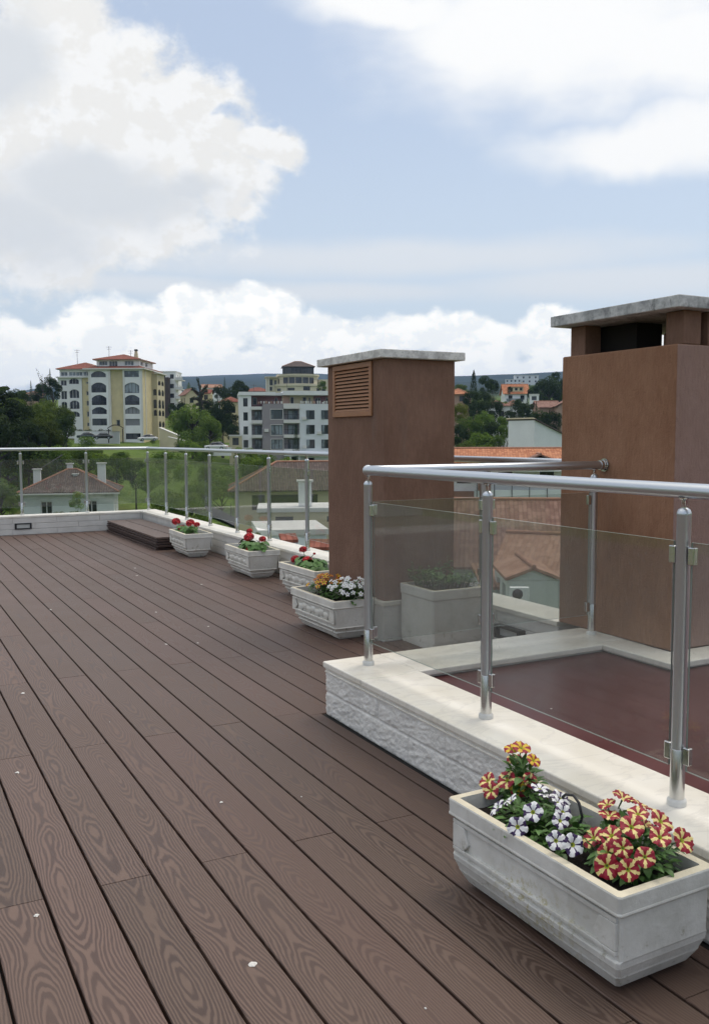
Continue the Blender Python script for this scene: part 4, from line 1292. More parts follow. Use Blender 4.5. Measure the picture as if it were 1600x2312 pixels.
# ---------------------------------------------------------------- buildings, each placed by survey (bearing u, height v, distance)
def face_rz(u, turn=0.):
    """rotation that turns a building's front to the terrace, plus a turn (positive shows its left side)"""
    return -bearing(u) + radians(turn)

# --- yellow and white apartment house
def yellow_house():
    u0, D0 = 129, 219
    p = spot(u0, 993, D0)
    B = Bld('apartment_building', 'yellow and white apartment building with arched windows and red tiled roof on the hillside', 'building', tuple(p), face_rz(250, -18))
    K = .02065; x = lambda q: (q - 155) * K; z = lambda q: (1240 - q) * .0196
    W, Y = 'w_white', 'w_yellow'
    def ops(cols, rows): return [(x(a), x(b), z(d), z(c), k) for (a, b) in cols for (c, d, k) in rows]
    # left wing
    wing = ops([(190, 260)], [(515, 582, 'w'), (645, 747, 'w'), (775, 880, 'a'), (900, 965, 'w')]) + ops([(290, 405)], [(490, 562, 'ar'), (625, 735, 'a'), (760, 866, 'ar'), (893, 962, 'ar')])
    B.facade(W, (x(155), 1.6), (1, 0), -4, z(485), x(440) - x(155), [(a - x(155), b - x(155), c, d, k) for a, b, c, d, k in wing])
    yw = ops([(488, 530)], [(535, 560, 'w'), (650, 700, 'w'), (765, 826, 'w'), (895, 960, 'w'), (1030, 1078, 'w')])
    B.facade(Y, (x(440), 1.75), (1, 0), -4, z(485), x(545) - x(440), [(a - x(440), b - x(440), c, d, k) for a, b, c, d, k in yw])
    B.facade(W, (x(155), 15), (0, -1), -4, z(485), 13.4, [(2, 3.4, 5, 6.8), (2, 3.4, 8, 9.8), (6, 7.4, 5, 6.8), (6, 7.4, 8, 9.8)])
    B.slab(x(145), x(545), 1.0, 15, z(487), z(472))
    att = [(a, b, z(466) + .1, z(412), 'w', 'pane_c') for a, b in ((.3, 1.9), (2.3, 3.9), (4.0, 5.6), (5.8, 7.2))]
    B.facade(W, (x(170), 2.2), (1, 0), z(472), z(388), x(545) - x(170), att); B.facade(W, (x(170), 15), (0, -1), z(472), z(388), 12.8)
    B.slab(x(150), x(545), 1.4, 15.2, z(388), z(378))
    B.roof(x(165), x(640), 1.8, 15, z(377), z(285), 't_red', 'hip', .5)
    # the two window bays and the yellow strip between
    bay = [(412, 487, 'a'), (550, 670, 'ar'), (700, 822, 'ar'), (845, 930, 'a'), (985, 1068, 'w')]
    b1 = ops([(577, 750)], bay); b2 = ops([(962, 1135)], [(412, 487, 'w'), (553, 680, 'a'), (702, 822, 'ar'), (847, 928, 'a'), (990, 1070, 's')]) + [(x(965), x(1140), 0.05, z(1165), 'w')]
    b2 = [o + ('shutter',) if i in (3,) else (o + ('pane_c',) if i in (0, 1) else o) for i, o in enumerate(b2)]
    B.facade(W, (x(545), 0), (1, 0), -4, z(395), x(798) - x(545), [(o[0] - x(545), o[1] - x(545), *o[2:]) for o in b1], frame='frame_d')
    B.facade(W, (x(545), 1.75), (0, -1), -4, z(395), 1.75); B.facade(W, (x(798), 0), (0, 1), -4, z(395), .7)
    B.facade(Y, (x(798), .7), (1, 0), -4, z(395), x(948) - x(798), [(x(850) - x(798), x(892) - x(798), z(1075), z(1000), 'w')])
    B.facade(W, (x(948), .7), (0, -1), -4, z(395), .7)
    B.facade(W, (x(948), 0), (1, 0), -4, z(395), x(1175) - x(948), [(o[0] - x(948), o[1] - x(948), *o[2:]) for o in b2], frame='frame_d')
    X1 = x(1175)
    B.facade(Y, (X1, 0), (0, 1), -4, z(395), 15); B.facade(Y, (X1, 15), (-1, 0), -4, z(395), X1 - x(155))
    # white quoins on the corners
    for (a, b, c, d) in ((x(545) - .03, x(545) + .45, -.06, -.003), (x(798) - .45, x(798) + .03, -.06, -.003), (x(948) - .03, x(948) + .4, -.06, -.003), (X1 - .4, X1 - .004, -.06, -.003)):
        B.slab(a, b, c, d, -4, z(396), 'trim', 'quoin')
    B.part('drainpipe', 'trim', lambda m: m.box(X1 + .003, X1 + .12, 2.2, 2.5, 0, z(396)))
    # side balconies
    B.block('w_cream', X1 + .002, X1 + 1.3, 8.2, 15, -4, z(420), front=[(.25, 1.1, z(690), z(610), 'a'), (.25, 1.1, z(850), z(740), 'a'), (.25, 1.1, z(945), z(870), 'a')],
            right=[(.8, 3.2, z(q1), z(q0), 'ar') for q0, q1 in ((500, 560), (610, 690), (740, 850), (870, 945), (1010, 1085))] + [(4, 6.2, z(q1), z(q0), 'ar') for q0, q1 in ((500, 560), (610, 690), (740, 850), (870, 945), (1010, 1085))], frame='frame_d')
    B.slab(x(492), X1 + .75, -.75, 15.6, z(395), z(380))
    B.slab(X1 + .75, X1 + 1.9, 7.6, 15.6, z(420), z(408))
    B.roof(x(530), X1 + .3, -.2, 15.2, z(379), z(268), 't_red', 'hip', .45)
    pent = [(x(655) - x(625), x(752) - x(625), z(340), z(288), 'w', 'pane_c'), (x(770) - x(625), x(870) - x(625), z(355), z(288), 'w'), (x(952) - x(625), x(1058) - x(625), z(342), z(290), 'w', 'pane_c')]
    B.facade('w_white', (x(625), 1.3), (1, 0), z(380), z(278), x(1125) - x(625), pent); B.facade('w_white', (x(625), 13), (0, -1), z(380), z(278), 11.7)
    B.facade('w_white', (x(1125), 1.3), (0, 1), z(380), z(278), 11.7, [(1, 3, z(340), z(290)), (5, 7, z(340), z(290))]); B.facade('w_white', (x(1125), 13), (-1, 0), z(380), z(278), x(1125) - x(625))
    B.slab(x(592), x(1150), .6, 13.6, z(278), z(270))
    B.roof(x(610), x(1135), .9, 13.3, z(269), z(190), 't_red', 'hip', .4)
    c = B.part('chimney_stack', 'w_cream', lambda m: m.hexa([(x(1008), 5, z(240)), (x(1052), 5, z(240)), (x(1052), 6, z(240)), (x(1008), 6, z(240)), (x(1018), 5.2, z(150)), (x(1042), 5.2, z(150)), (x(1042), 5.8, z(150)), (x(1018), 5.8, z(150))]))
    B.slab(x(1014), x(1046), 5.1, 5.9, z(149), z(130), 'frame_d', 'cap', c)
    for X, Y, h in ((x(700), 6, 3.2), (x(300), 7, 2.6), (x(930), 8, 2.4)):
        B.part('antenna', 'iron', lambda m: [m.tube([(X, Y, z(300)), (X, Y, z(250) + h)], .05, 5), m.tube([(X - .7, Y, z(250) + h - .2), (X + .7, Y, z(250) + h - .2)], .035, 5), m.tube([(X - .5, Y, z(250) + h - .7), (X + .5, Y, z(250) + h - .7)], .035, 5)])
    B.done()
yellow_house()

# --- white and mauve apartment house
def white_house():
    D0 = 180; p = spot(542.6, 1046.6, D0)
    B = Bld('apartment_building', 'white and mauve flat-roofed apartment building with recessed balconies left of the louvred chimney', 'building', tuple(p), face_rz(640, 4))
    K = .01314; x = lambda q: (q - 150) * K; z = lambda q: (1640 - q) * K
    rows = [(875, 1000), (1085, 1207), (1290, 1402)]
    B.facade('w_white', (0, 0), (1, 0), -5, z(622), x(325), [(x(205), x(272), z(d), z(c), 'w') for c, d in [(665, 790)] + rows], frame='frame_d')
    B.facade('w_white', (0, 13), (0, -1), -5, z(622), 13, [(10.2, 11.6, z(d), z(c), 'w') for c, d in [(670, 800), (880, 1010), (1085, 1210)]], frame='frame_d')
    B.facade('w_white', (x(325), 0), (1, 0), -5, z(790), x(490) - x(325), [(.02, x(486) - x(325), z(d), z(c), 'b') for c, d in ((836, 992), (1056, 1212), (1266, 1425))])
    B.facade('w_mauve', (x(490), 0), (0, -1), -5, z(750), .4)
    B.facade('w_mauve', (x(490), -.4), (1, 0), -5, z(750), x(800) - x(490), [(x(610) - x(490), x(790) - x(490), z(d), z(c), 'w', 'pane_c') for c, d in ((835, 978), (1065, 1215), (1280, 1425))], frame='frame_d')
    for c, d in ((835, 978), (1065, 1215), (1280, 1425)):
        for a, b, e, f in ((603, 797, d, d + 8), (603, 797, c - 8, c), (603, 610, c, d), (790, 797, c, d)):
            B.slab(x(a), x(b), -.45, -.403, z(f), z(e), 'trim', 'window_surround')
    B.facade('w_mauve', (x(800), -.4), (0, 1), -5, z(750), .4)
    B.facade('w_white', (x(800), 0), (1, 0), -5, z(745), x(1045) - x(800), [(.06, x(1040) - x(800), z(d), z(c), 'b') for c, d in ((822, 985), (1042, 1208), (1262, 1425))] + [(.5, 2.6, 0, z(1545), 'open')])
    for c, d in ((985, 1036), (1208, 1256), (1425, 1470), (745, 822)):
        B.slab(x(801), x(1044), -.62, -.004, z(d), z(c), 'trim', 'balcony_slab')
    for c, d in ((992, 1042), (1212, 1256), (792, 836)):
        B.slab(x(326), x(480), -.5, -.004, z(d), z(c), 'trim', 'balcony_slab')
    B.facade('w_grey', (x(1045), 0), (0, -1), -5, z(750), .4)
    B.facade('w_grey', (x(1045), -.4), (1, 0), -5, z(750), x(1720) - x(1045), [(x(a) - x(1045), x(b) - x(1045), z(d), z(c), 'w') for a, b in ((1142, 1270), (1370, 1500), (1590, 1700)) for c, d in ((845, 982), (1065, 1203), (1285, 1418))] +
             [(x(1160) - x(1045), x(1265) - x(1045), .1, z(1560), 'open')], frame='frame_d')
    for a in (1142, 1370, 1590):
        for c, d in ((845, 982), (1065, 1203), (1285, 1418)):
            B.part('curtain', 'pane_c', lambda m: m.box(x(a) + .03, x(a + 48), -.52, -.405, z(d), z(c)))
    B.facade('w_grey', (x(1720), -.4), (0, 1), -5, z(750), 13.4)
    # roof terrace and set-back top storey
    B.wall('trim').quad((x(325), 0, z(790) - .01), (x(490), 0, z(790) - .01), (x(490), 3, z(790) - .01), (x(325), 3, z(790) - .01))
    B.wall('trim').quad((x(490), -.4, z(752)), (x(1720), -.4, z(752)), (x(1720), 3, z(752)), (x(490), 3, z(752)))
    B.facade('w_plum', (x(325), 2.6), (1, 0), z(800), z(622), x(800) - x(325), [(.4, 1.2, z(760), z(650)), (x(690) - x(325), x(730) - x(325), z(750), z(650))])
    B.facade('w_pink', (x(800), 1.2), (1, 0), z(752), z(622), x(905) - x(800))
    B.facade('w_cream', (x(905), 1.6), (1, 0), z(752), z(620), x(1270) - x(905), [(x(920) - x(905), x(972) - x(905), z(745), z(640)), (x(1105) - x(905), x(1165) - x(905), z(705), z(640)), (x(1195) - x(905), x(1225) - x(905), z(735), z(645))])
    B.facade('w_plum', (x(1270), 2.2), (1, 0), z(752), z(620), x(1720) - x(1270), [(.4, 1.5, z(750), z(650)), (2.5, 4, z(750), z(650))])
    B.facade('w_white', (x(1720), 1.2), (0, 1), z(752), z(620), 12)
    B.slab(-.12, x(690), -.3, 13.2, z(622), z(572), 'w_white', 'roof_slab'); B.slab(x(800), x(1730), -.5, 13.2, z(618), z(556), 'w_white', 'roof_slab'); B.slab(x(690) + .01, x(800) - .01, 1.0, 13, z(620), z(580), 'w_grey', 'roof_slab')
    # terrace rails with white and pink flower boxes
    R = random.Random(4)
    for a, b in ((430, 792), (1060, 1500)):
        q = a
        while q < b:
            B.part('flower_box', R.choice(['trim', 'w_pink', 'trim', 'w_white']), lambda m: m.box(x(q), x(q + R.uniform(14, 26)), -.28, -.05, z(745), z(R.uniform(700, 722)))); q += R.uniform(24, 44)
        B.part('terrace_rail', 'iron', lambda m: [m.box(x(a), x(b), -.2, -.16, z(706), z(702))] + [m.box(x(a) + i * .9, x(a) + i * .9 + .04, -.2, -.16, z(745), z(706)) for i in range(int((x(b) - x(a)) / .9))])
    for a in (880, 1010, 1130):
        B.part('pillar', 'trim', lambda m: m.box(x(a), x(a + 26), -1.6, -1.2, -1.5, z(1530)))
    B.slab(x(800), x(1500), -1.7, -.42, z(1530), z(1475), 'w_grey', 'porch_roof')
    for X, Y, h in ((3., 5, 1.8), (9.8, 6, 2.4), (14, 5, 1.6)):
        B.part('antenna', 'iron', lambda m: [m.tube([(X, Y, 14.0), (X, Y, 14 + h)], .04, 5), m.tube([(X - .6, Y, 13.8 + h), (X + .6, Y, 13.8 + h)], .03, 5)])
    for X, zz in ((12.2, 8.6), (12.2, 2.9), (15.2, 5.7), (18.2, 8.7), (4.75, 6.2)):
        B.part('air_conditioner', 'trim', lambda m: m.box(X, X + .85, -.72, -.405, zz, zz + .6))
    B.done()
white_house()

# --- round cream building behind
def round_house():
    D0 = 300; p = spot(675.6, 920, D0)
    B = Bld('apartment_building', 'cream stepped building with curved terraces and glazed roof pavilion behind the white apartments', 'building', tuple(p), face_rz(676, 3))
    K = .0219; z = lambda q: (800 - q) * K
    def ringwall(mat, R, cy, z0, z1, n, wins, glassm='pane', frame='frame_d'):
        pts = [(R * sin(-pi / 2 + pi * i / n), cy - R * cos(-pi / 2 + pi * i / n) * .8) for i in range(n + 1)]
        for i in range(n):
            a, b = pts[i], pts[i + 1]; L = hypot(b[0] - a[0], b[1] - a[1])
            op = [(L * .04, L * .96, wins[i][0], wins[i][1], 'w')] if wins[i] else []
            B.facade(mat, a, (b[0] - a[0], b[1] - a[1]), z0, z1, L, op, frame=frame, glassm=glassm)
        return pts
    n = 9
    w1 = [None, (z(550), z(510)), None, (z(545), z(505)), None, (z(545), z(482)), None, (z(548), z(505)), None]
    ringwall('w_pale', 7.6, 7, -6, z(478), n, w1)
    w2 = [(z(440), z(365)), None, (z(438), z(345)), (z(438), z(345)), (z(438), z(345)), (z(438), z(345)), (z(438), z(345)), None, (z(440), z(370))]
    ringwall('w_pale', 6.7, 7, z(470), z(325), n, w2)
    def disc(name, R, cy, z0, z1, mat):
        pts = [(R * sin(-pi / 2 + pi * i / 18), cy - R * cos(-pi / 2 + pi * i / 18) * .8) for i in range(19)] + [(R, cy + 6), (-R, cy + 6)]
        B.part(name, mat, lambda m: m.prism(pts, z0, z1))
    disc('terrace_slab', 7.9, 7, z(477), z(447), 'w_pale'); disc('terrace_slab', 7.1, 7, z(324), z(296), 'w_pale')
    B.block('frame_d', -5, 5, 2.6, 10.5, z(296), z(186), front=[(.12 + i * 1.23, 1.2 + i * 1.23, z(288), z(200), 'w') for i in range(8)], right=[(.3 + i * 1.5, 1.6 + i * 1.5, z(288), z(200), 'w') for i in range(5)],
            left=[(.3 + i * 1.5, 1.6 + i * 1.5, z(288), z(200), 'w', 'pane_c') for i in range(5)], frame='frame_d')
    B.roof(-5, 5, 2.6, 10.5, z(185), z(95), 't_brown', 'hip', .45)
    B.part('terrace_rail', 'iron', lambda m: [m.box(-6, 6, 1.15, 1.19, z(430) + 1.0, z(430) + 1.05)])
    B.block('w_pale', -10.6, -6.6, 6, 14, -6, z(345), front=[(1.2, 2.0, z(540), z(480)), (1.2, 2.2, z(455), z(370)), (2.7, 3.4, z(455), z(380))], frame='frame_d')
    B.slab(-11, -6.9, 4.2, 14.2, z(344), z(332), 'w_pale', 'eave')
    for q in (555, 590): B.part('pillar', 'trim', lambda m: m.box((q - 1035) * K - .16, (q - 1035) * K + .16, 4.4, 4.72, -3, z(345)))
    B.block('w_pale', 6.9, 10.5, 7, 14, -6, z(365), front=[(1.1, 2.3, z(460), z(390)), (1.1, 2.3, z(545), z(500))], frame='frame_d')
    B.done()
round_house()

# --- smaller houses
def house(label, u, v, D, w, d, h, turn=0, wall='w_white', roof='t_red', kind='gx', rh=2., ov=.45, wins=2, floors=1, frame='frame', extra=None, name='house', rows=None, grp=None, down=6., glassm='pane'):
    """front-centre eave at bearing u, height v, distance D"""
    p = spot(u, v, D); rz = face_rz(u, turn)
    loc = Vector((p.x - cos(rz) * w / 2, p.y - sin(rz) * w / 2, p.z - h))
    B = Bld(name, label, 'house', tuple(loc), rz, grp)
    fh = h / floors; ops = []
    for f in range(floors):
        for i in range(wins):
            c = w * (i + .5) / wins; ops.append((c - .6, c + .6, f * fh + .9, f * fh + min(2.3, fh - .3), 'w', glassm))
    sd = [(d * .3 - .5, d * .3 + .5, f * fh + .9, f * fh + min(2.3, fh - .3), 'w', glassm) for f in range(floors)] + [(d * .7 - .5, d * .7 + .5, f * fh + .9, f * fh + min(2.3, fh - .3), 'w', glassm) for f in range(floors)]
    B.facade(wall, (0, 0), (1, 0), -down, h, w, ops, frame=frame); B.facade(wall, (w, 0), (0, 1), -down, h, d, sd, frame=frame)
    B.facade(wall, (w, d), (-1, 0), -down, h, w); B.facade(wall, (0, d), (0, -1), -down, h, d, sd, frame=frame)
    if kind == 'flat':
        B.slab(-ov, w + ov, -ov, d + ov, h + .003, h + .28, 'trim', 'roof_slab')
    else:
        B.roof(0, w, 0, d, h + .13, h + .13 + rh, roof, kind, ov)
        wm = B.wall(wall); H = h + .01; t_ = h + rh - .02
        if kind == 'gx':
            for X in (0, w): wm.add([(X, 0, H), (X, d, H), (X, d / 2, t_)], [(0, 1, 2)])
        elif kind == 'gy':
            for Y in (0, d): wm.add([(0, Y, H), (w, Y, H), (w / 2, Y, t_)], [(0, 1, 2)])
        elif kind == 'shed':
            wm.add([(0, 0, H), (0, d, H), (0, d, t_)], [(0, 1, 2)]); wm.add([(w, 0, H), (w, d, H), (w, d, t_)], [(0, 1, 2)]); wm.quad((0, d, H), (w, d, H), (w, d, t_), (0, d, t_))
    if extra: extra(B)
    B.done(); return B

def ex_pale(B):
    for px, py, hh, w in ((1.2, 2.2, 2.5, .75), (8.1, 2.6, 3.1, .85), (5.2, 3.0, 1.9, .5), (4.3, 6., 3.0, .6)):
        B.chimney(px, py, 3.2, 3.2 + hh, w, 'w_white')
    B.part('antenna', 'frame_d', lambda m: m.tube([(1.2, 2.2, 5.6), (3.7, 4.5, 7.3)], .05, 6))
    B.part('gutter', 'trim', lambda m: m.box(-.7, 10.2, -.78, -.6, 3.06, 3.2))
house('pale house with wide brown hip roof and white chimneys below the far railing', 156, 1113, 100, 9.5, 8.5, 3.2, -6, 'w_mint', 't_brown', 'hip', 2.35, .6, 2, 1, 'frame', ex_pale)
def ex_b(B):
    B.part('eave_shade', 'dark', lambda m: m.box(3.3, 7.6, -.03, -.004, .2, 2.3)); B.chimney(11, 4, 3.4, 6.6, .8)  # dark sheet on the front wall, painted shade under the eave
house('cream house with broad dark brown roof just left of the louvred chimney', 690, 1109, 84, 13, 8, 2.6, 4, 'w_cream', 't_brown', 'hip', 2.5, .6, 3, 1, 'frame_d', ex_b)
house('low white flat-roofed annex with a chimney behind the geranium planters', 700, 1156, 62, 7, 5, 1.6, 2, 'w_cream', 't_brown', 'flat', .3, .1, 2, 1, 'frame_d', lambda B: B.chimney(3.2, 1.5, 1.9, 3.6, .9))
# right-hand gap
def ex_dormer(B):
    B.block('w_cream', 1.4, 5.6, .5, 3.4, 5.6, 7.1, front=[(.3, 1.1, 6.1, 6.9), (1.7, 2.5, 6.1, 6.9), (3.1, 3.9, 6.1, 6.9)], frame='frame_d')
    B.slab(1.25, 5.75, .3, 3.4, 7.103, 7.22, 'ridge', 'dormer_roof')
    B.slab(.4, 5.4, -1.2, -.01, 2.5, 2.75, 'trim', 'balcony_slab')
    B.part('balcony_glass', 'pane_c', lambda m: m.box(.45, 5.35, -1.15, -1.1, 2.76, 3.7))
    B.chimney(5.9, 4.6, 6, 8.6, .6)
house('white house with bright red roof and a long dormer between the two chimneys', 1165, 890, 270, 7, 8, 5.0, 8, 'w_white', 't_orange', 'gx', 3.0, .5, 2, 2, 'frame_d', ex_dormer)
house('small white house with grey-brown roof below the red dormer house', 1121, 917, 212, 4.2, 5, 3.4, 6, 'w_white', 't_brown', 'hip', 1.2, .5, 2, 1, 'frame_d')
house('narrow white house with brown roof half hidden by conifers', 1157, 917, 208, 3.4, 5, 3.6, -4, 'w_white', 't_mauve', 'hip', 1.3, .4, 1, 1, 'frame_d')
house('pink house with dark mauve roof at the left edge of the large tan chimney', 1240, 921, 205, 4.6, 7, 4, 14, 'w_pink', 't_mauve', 'gx', 1.5, .5, 1, 1, 'frame_d')
house('pink gabled house touching the tan chimney edge', 1282, 918, 200, 4.6, 7, 4.2, 10, 'w_pink', 't_mauve', 'gy', 1.5, .5, 1, 1, 'frame_d')
house('pinkish house with orange roof at the right edge of the louvred chimney', 1030, 891, 190, 4.6, 6, 4.6, -8, 'w_pink', 't_orange', 'hip', 1.2, .5, 2, 2, 'frame_d', lambda B: (B.block('w_pink', 4.61, 6.2, .5, 5, -5, 1.6, front=[(.3, 1.1, -.6, .6), (.3, 1.1, -3.4, -2)], frame='frame_d'), B.slab(4.3, 6.7, .1, 5.3, 1.61, 1.8, 'ridge', 'eave')))
house('small white modern house with flat roof beside the dark wood', 1205, 892, 235, 2.4, 4, 2.2, 0, 'w_white', 't_red', 'flat', .2, .1, 1, 1, 'frame_d')
for i, (u, v, w, hh, lb) in enumerate(((1158, 857, 12, 8, 'pale grey apartment block on the far right hillside'), (1188, 848, 18, 9, 'wider pale apartment block highest on the far right hillside'))):
    house(lb, u, v, 700, w, 10, hh, 5 * i, 'w_grey', 't_red', 'flat', .3, .2, 4, 3, 'frame_d', name='apartment_block')
# white building with a falling roof line
def gable():
    p = spot(1146, 1034, 130); rz = face_rz(1190, -44)
    q = spot(1146, 950, 130); h = q.z - p.z
    B = Bld('house', 'plain white windowless building with a sloping tiled roof edge, left of the large tan chimney', 'house', tuple(p), rz)
    L, Dp, lo = 5.0, 10.0, 3.4
    B.facade('w_white', (0, 0), (1, 0), -6, h, L)
    m = B.wall('w_grey'); m.add([(L, 0, -6), (L, Dp, -6), (L, Dp, h - lo), (L, 0, h)], [(0, 1, 2, 3)]); m.quad((L, Dp, -6), (0, Dp, -6), (0, Dp, h - lo), (L, Dp, h - lo)); m.add([(0, Dp, -6), (0, 0, -6), (0, 0, h), (0, Dp, h - lo)], [(0, 1, 2, 3)])  # cooler grey on the sides puts the corner's change of light into colour
    mb = MB(); s = lo / Dp
    mb.hexa([(-.15, -.12, h + .02 + .12 * s), (L + .3, -.12, h + .02 + .12 * s), (L + .3, Dp + .3, h - lo + .02 - .3 * s), (-.15, Dp + .3, h - lo + .02 - .3 * s), (-.15, -.12, h + .16 + .12 * s), (L + .3, -.12, h + .16 + .12 * s), (L + .3, Dp + .3, h - lo + .16 - .3 * s), (-.15, Dp + .3, h - lo + .16 - .3 * s)])
    r_ = mb.build('roof', M['t_brown'], B.r, world=False)
    r_.data.uv_layers.new(name='UVMap')
    t_ = MB()
    for i in range(20): t_.tube([(-.1 + i * .265, -.25, h + .2 + .25 * s), (-.1 + i * .265, .5, h + .2 - .5 * s)], .10, 6)
    t_.build('eave_tiles', M['w_cream'], r_, world=False)
    B.done()
gable()
# house with the orange roof and pale green balcony
def ex_or(B):
    B.slab(2.6, 10.6, -1.6, -.01, -.9, -.6, 'w_mint', 'balcony_slab'); B.part('balcony_wall', 'w_mint', lambda m: m.box(2.6, 10.6, -1.6, -1.5, -.599, .45))
    for i in range(6): B.part('balcony_post', 'iron', lambda m: m.box(2.8 + i * 1.45, 2.86 + i * 1.45, -1.66, -1.61, -.6, 1.75))
    B.part('balcony_rail', 'frame', lambda m: m.box(2.6, 10.6, -1.66, -1.61, .9, .96))
    B.part('canopy', 'w_mint', lambda m: m.box(2.4, 10.8, -1.9, -.01, 2.0, 2.1))
    B.part('brick_base', 't_mauve', lambda m: m.box(-.5, 4.6, -.6, -.01, -2.2, .25))
    B.block('w_white', 6.6, 9.6, -.9, 3, 2.15, 2.75); B.roof(6.6, 9.6, -.9, 3, 2.75, 3.45, 't_mauve', 'gy', .35)
house('white house with low orange tiled roof and pale green balcony between the chimneys', 1140, 1047, 78, 10.5, 7, 2.6, 3, 'w_white', 't_orange', 'gx', 1.15, .5, 3, 1, 'frame_d', ex_or)
# nearer roofs looked down on through the railing glass
def ex_roofs(B):
    B.chimney(1.8, -.2 + 2.2, 3, 5.3, .55, 'w_mint'); 
house('house with broad weathered brown tiled roof behind the near railing glass', 1150, 1285, 46, 11, 10, 3, 2, 'w_mint', 't_mauve', 'gx', 3.1, .4, 2, 1, 'frame', ex_roofs)
house('house with tan tiled roof crossing behind the small white shed', 1215, 1300, 40, 3.6, 5, 2.6, -12, 'w_mint', 't_tan', 'gx', 1.5, .3, 1, 1, 'frame', None)
def ex_shed(B):
    b = B.part('fascia', 'trim', lambda m: m.hexa([(-.1, -.22, 2.0), (1.05, -.22, 2.62), (1.05, -.02, 2.62), (-.1, -.02, 2.0), (-.1, -.22, 2.12), (1.05, -.22, 2.74), (1.05, -.02, 2.74), (-.1, -.02, 2.12)]))
house('small white gabled shed with an air conditioner, behind the near railing glass', 1203, 1311, 35.5, 1.95, 4, 2.2, 10, 'w_mint', 't_tan', 'gy', .42, .12, 0, 1, 'frame', None, name='shed')
def aircon():
    p = spot(1171, 1356, 34.3); rz = face_rz(1171, 8)
    r = root('air_conditioner', tuple(p), rz, 'white air conditioner box with round black fan on the shed wall', 'air conditioner')
    m = MB(); m.box(-.36, .36, -.14, .14, 0, .52); m.build('casing', M['w_white'], r, world=False, bevel=.02)
    m = MB(); m.lathe([(.2, 0), (.2, .01), (.03, .02)], (0, 0, 0), 20)
    o = m.build('fan_grille', M['iron'], r, world=False); o.rotation_euler = (pi / 2, 0, 0); o.location = (-.08, -.142, .27)
    m = MB()
    for x in (-.25, .25): m.box(x - .03, x + .03, -.1, .9, -.12, -.002)
    m.build('bracket', M['frame'], r, world=False)
aircon()
house('tiny tan tiled roof between railing post and white shed', 1136, 1330, 38.5, 1.5, 2.6, 2, 12, 'w_mint', 't_tan', 'shed', .6, .2, 0, 1, 'frame', None, name='lean_to')
house('lean-to with red roof tiles peeping over the parapet behind the third geranium', 654, 1226, 36, .62, .55, 1.5, 10, 'w_white', 't_red', 'shed', .2, .03, 0, 1, 'frame', None, name='lean_to')
house('lean-to with red roof tiles against the louvred chimney edge', 727, 1243, 34, 1.05, .6, 1.5, -6, 'w_white', 't_red', 'shed', .24, .03, 0, 1, 'frame', None, name='lean_to')
house('pale grey metal workshop roof beyond the parapet near the geraniums', 662, 1208, 46, 3.4, 5, 1.5, 6, 'w_grey', 't_brown', 'flat', .2, .1, 0, 1, 'frame', None, name='workshop')
# left, behind the trees
def ex_l1(B):
    for f in range(4):
        B.slab(7.7, 10.2, -.9, 3.5, .6 + f * 2.9, .8 + f * 2.9, 'trim', 'balcony_slab'); B.part('balcony_rail', 'frame', lambda m: m.box(7.7, 10.2, -.9, -.84, .81 + f * 2.9, 1.6 + f * 2.9))
    B.part('brown_wall', 'w_brown', lambda m: m.box(4.6, 6.1, -2.4, -.01, -9, 10.2))  # brown side wall, its shade put into the dark colour
house('white apartment building with side balconies behind the yellow one', 369, 840, 290, 8, 9, 12, -12, 'w_white', 't_red', 'flat', .3, .1, 3, 4, 'frame_d', ex_l1, name='apartment_building', down=10)
house('small cream house with steep gable beside the spiky palm-like tree', 433, 893, 262, 3.4, 5, 3, 20, 'w_cream', 't_mauve', 'gy', 1.8, .4, 1, 1, 'frame_d')
house('small ochre house right of the spiky palm-like tree', 465, 889, 268, 2.6, 4, 2.6, -10, 'w_yellow', 't_red', 'gx', 1.2, .3, 1, 1, 'frame_d')
house('long low house with pale roof far behind the palm-like tree', 480, 876, 340, 7, 6, 3, 8, 'w_white', 't_tan', 'gx', 1.3, .4, 3, 1, 'frame_d')
house('long house with dusty red roof far behind, left of the round cream building', 580, 884, 340, 9, 7, 3, -4, 'w_pink', 't_red', 'hip', 1.5, .5, 3, 1, 'frame_d')
house('orange house with tiled roof behind the left end of the white apartments', 526, 908, 214, 3.4, 5, 3.4, 15, 'w_yellow', 't_red', 'hip', 1.1, .5, 1, 1, 'frame_d')
house('dim brown-roofed hut among the trees left of the yellow apartments', 77, 893, 238, 4.6, 5, 2.4, 5, 'w_pink', 't_brown', 'hip', 1.0, .6, 2, 1, 'frame_d')
house('low cream garden pavilion by the left corner of the white apartments', 532, 985, 176, 2.4, 3, 2.6, 0, 'w_cream', 't_brown', 'flat', .2, .1, 1, 1, 'frame_d', name='pavilion')

# garden walls, pergola, road
def wallthing(label, u0, v0, D0, u1, v1, D1, h, th, mat, name='garden_wall'):
    a, b = spot(u0, v0, D0), spot(u1, v1, D1); d = (b - a); d.z = 0; L = d.length; d.normalize(); n = Vector((d.y, -d.x, 0)) * th
    r = root(name, tuple(a), 0, label, 'wall'); m = MB()
    c = [a, b, b - n, a - n]
    m.hexa([(p.x, p.y, min(a.z, b.z) - h) for p in c] + [(p.x, p.y, (a.z, b.z, b.z, a.z)[i]) for i, p in enumerate(c)])
    m.build('wall', M[mat], r)
    k = MB(); c2 = [a + n * .15 - d * .08, b + n * .15 + d * .08, b - n * 1.15 + d * .08, a - n * 1.15 - d * .08]
    k.hexa([(p.x, p.y, (a.z, b.z, b.z, a.z)[i] + .003) for i, p in enumerate(c2)] + [(p.x, p.y, (a.z, b.z, b.z, a.z)[i] + .13) for i, p in enumerate(c2)]); k.build('coping', M['trim'], r)
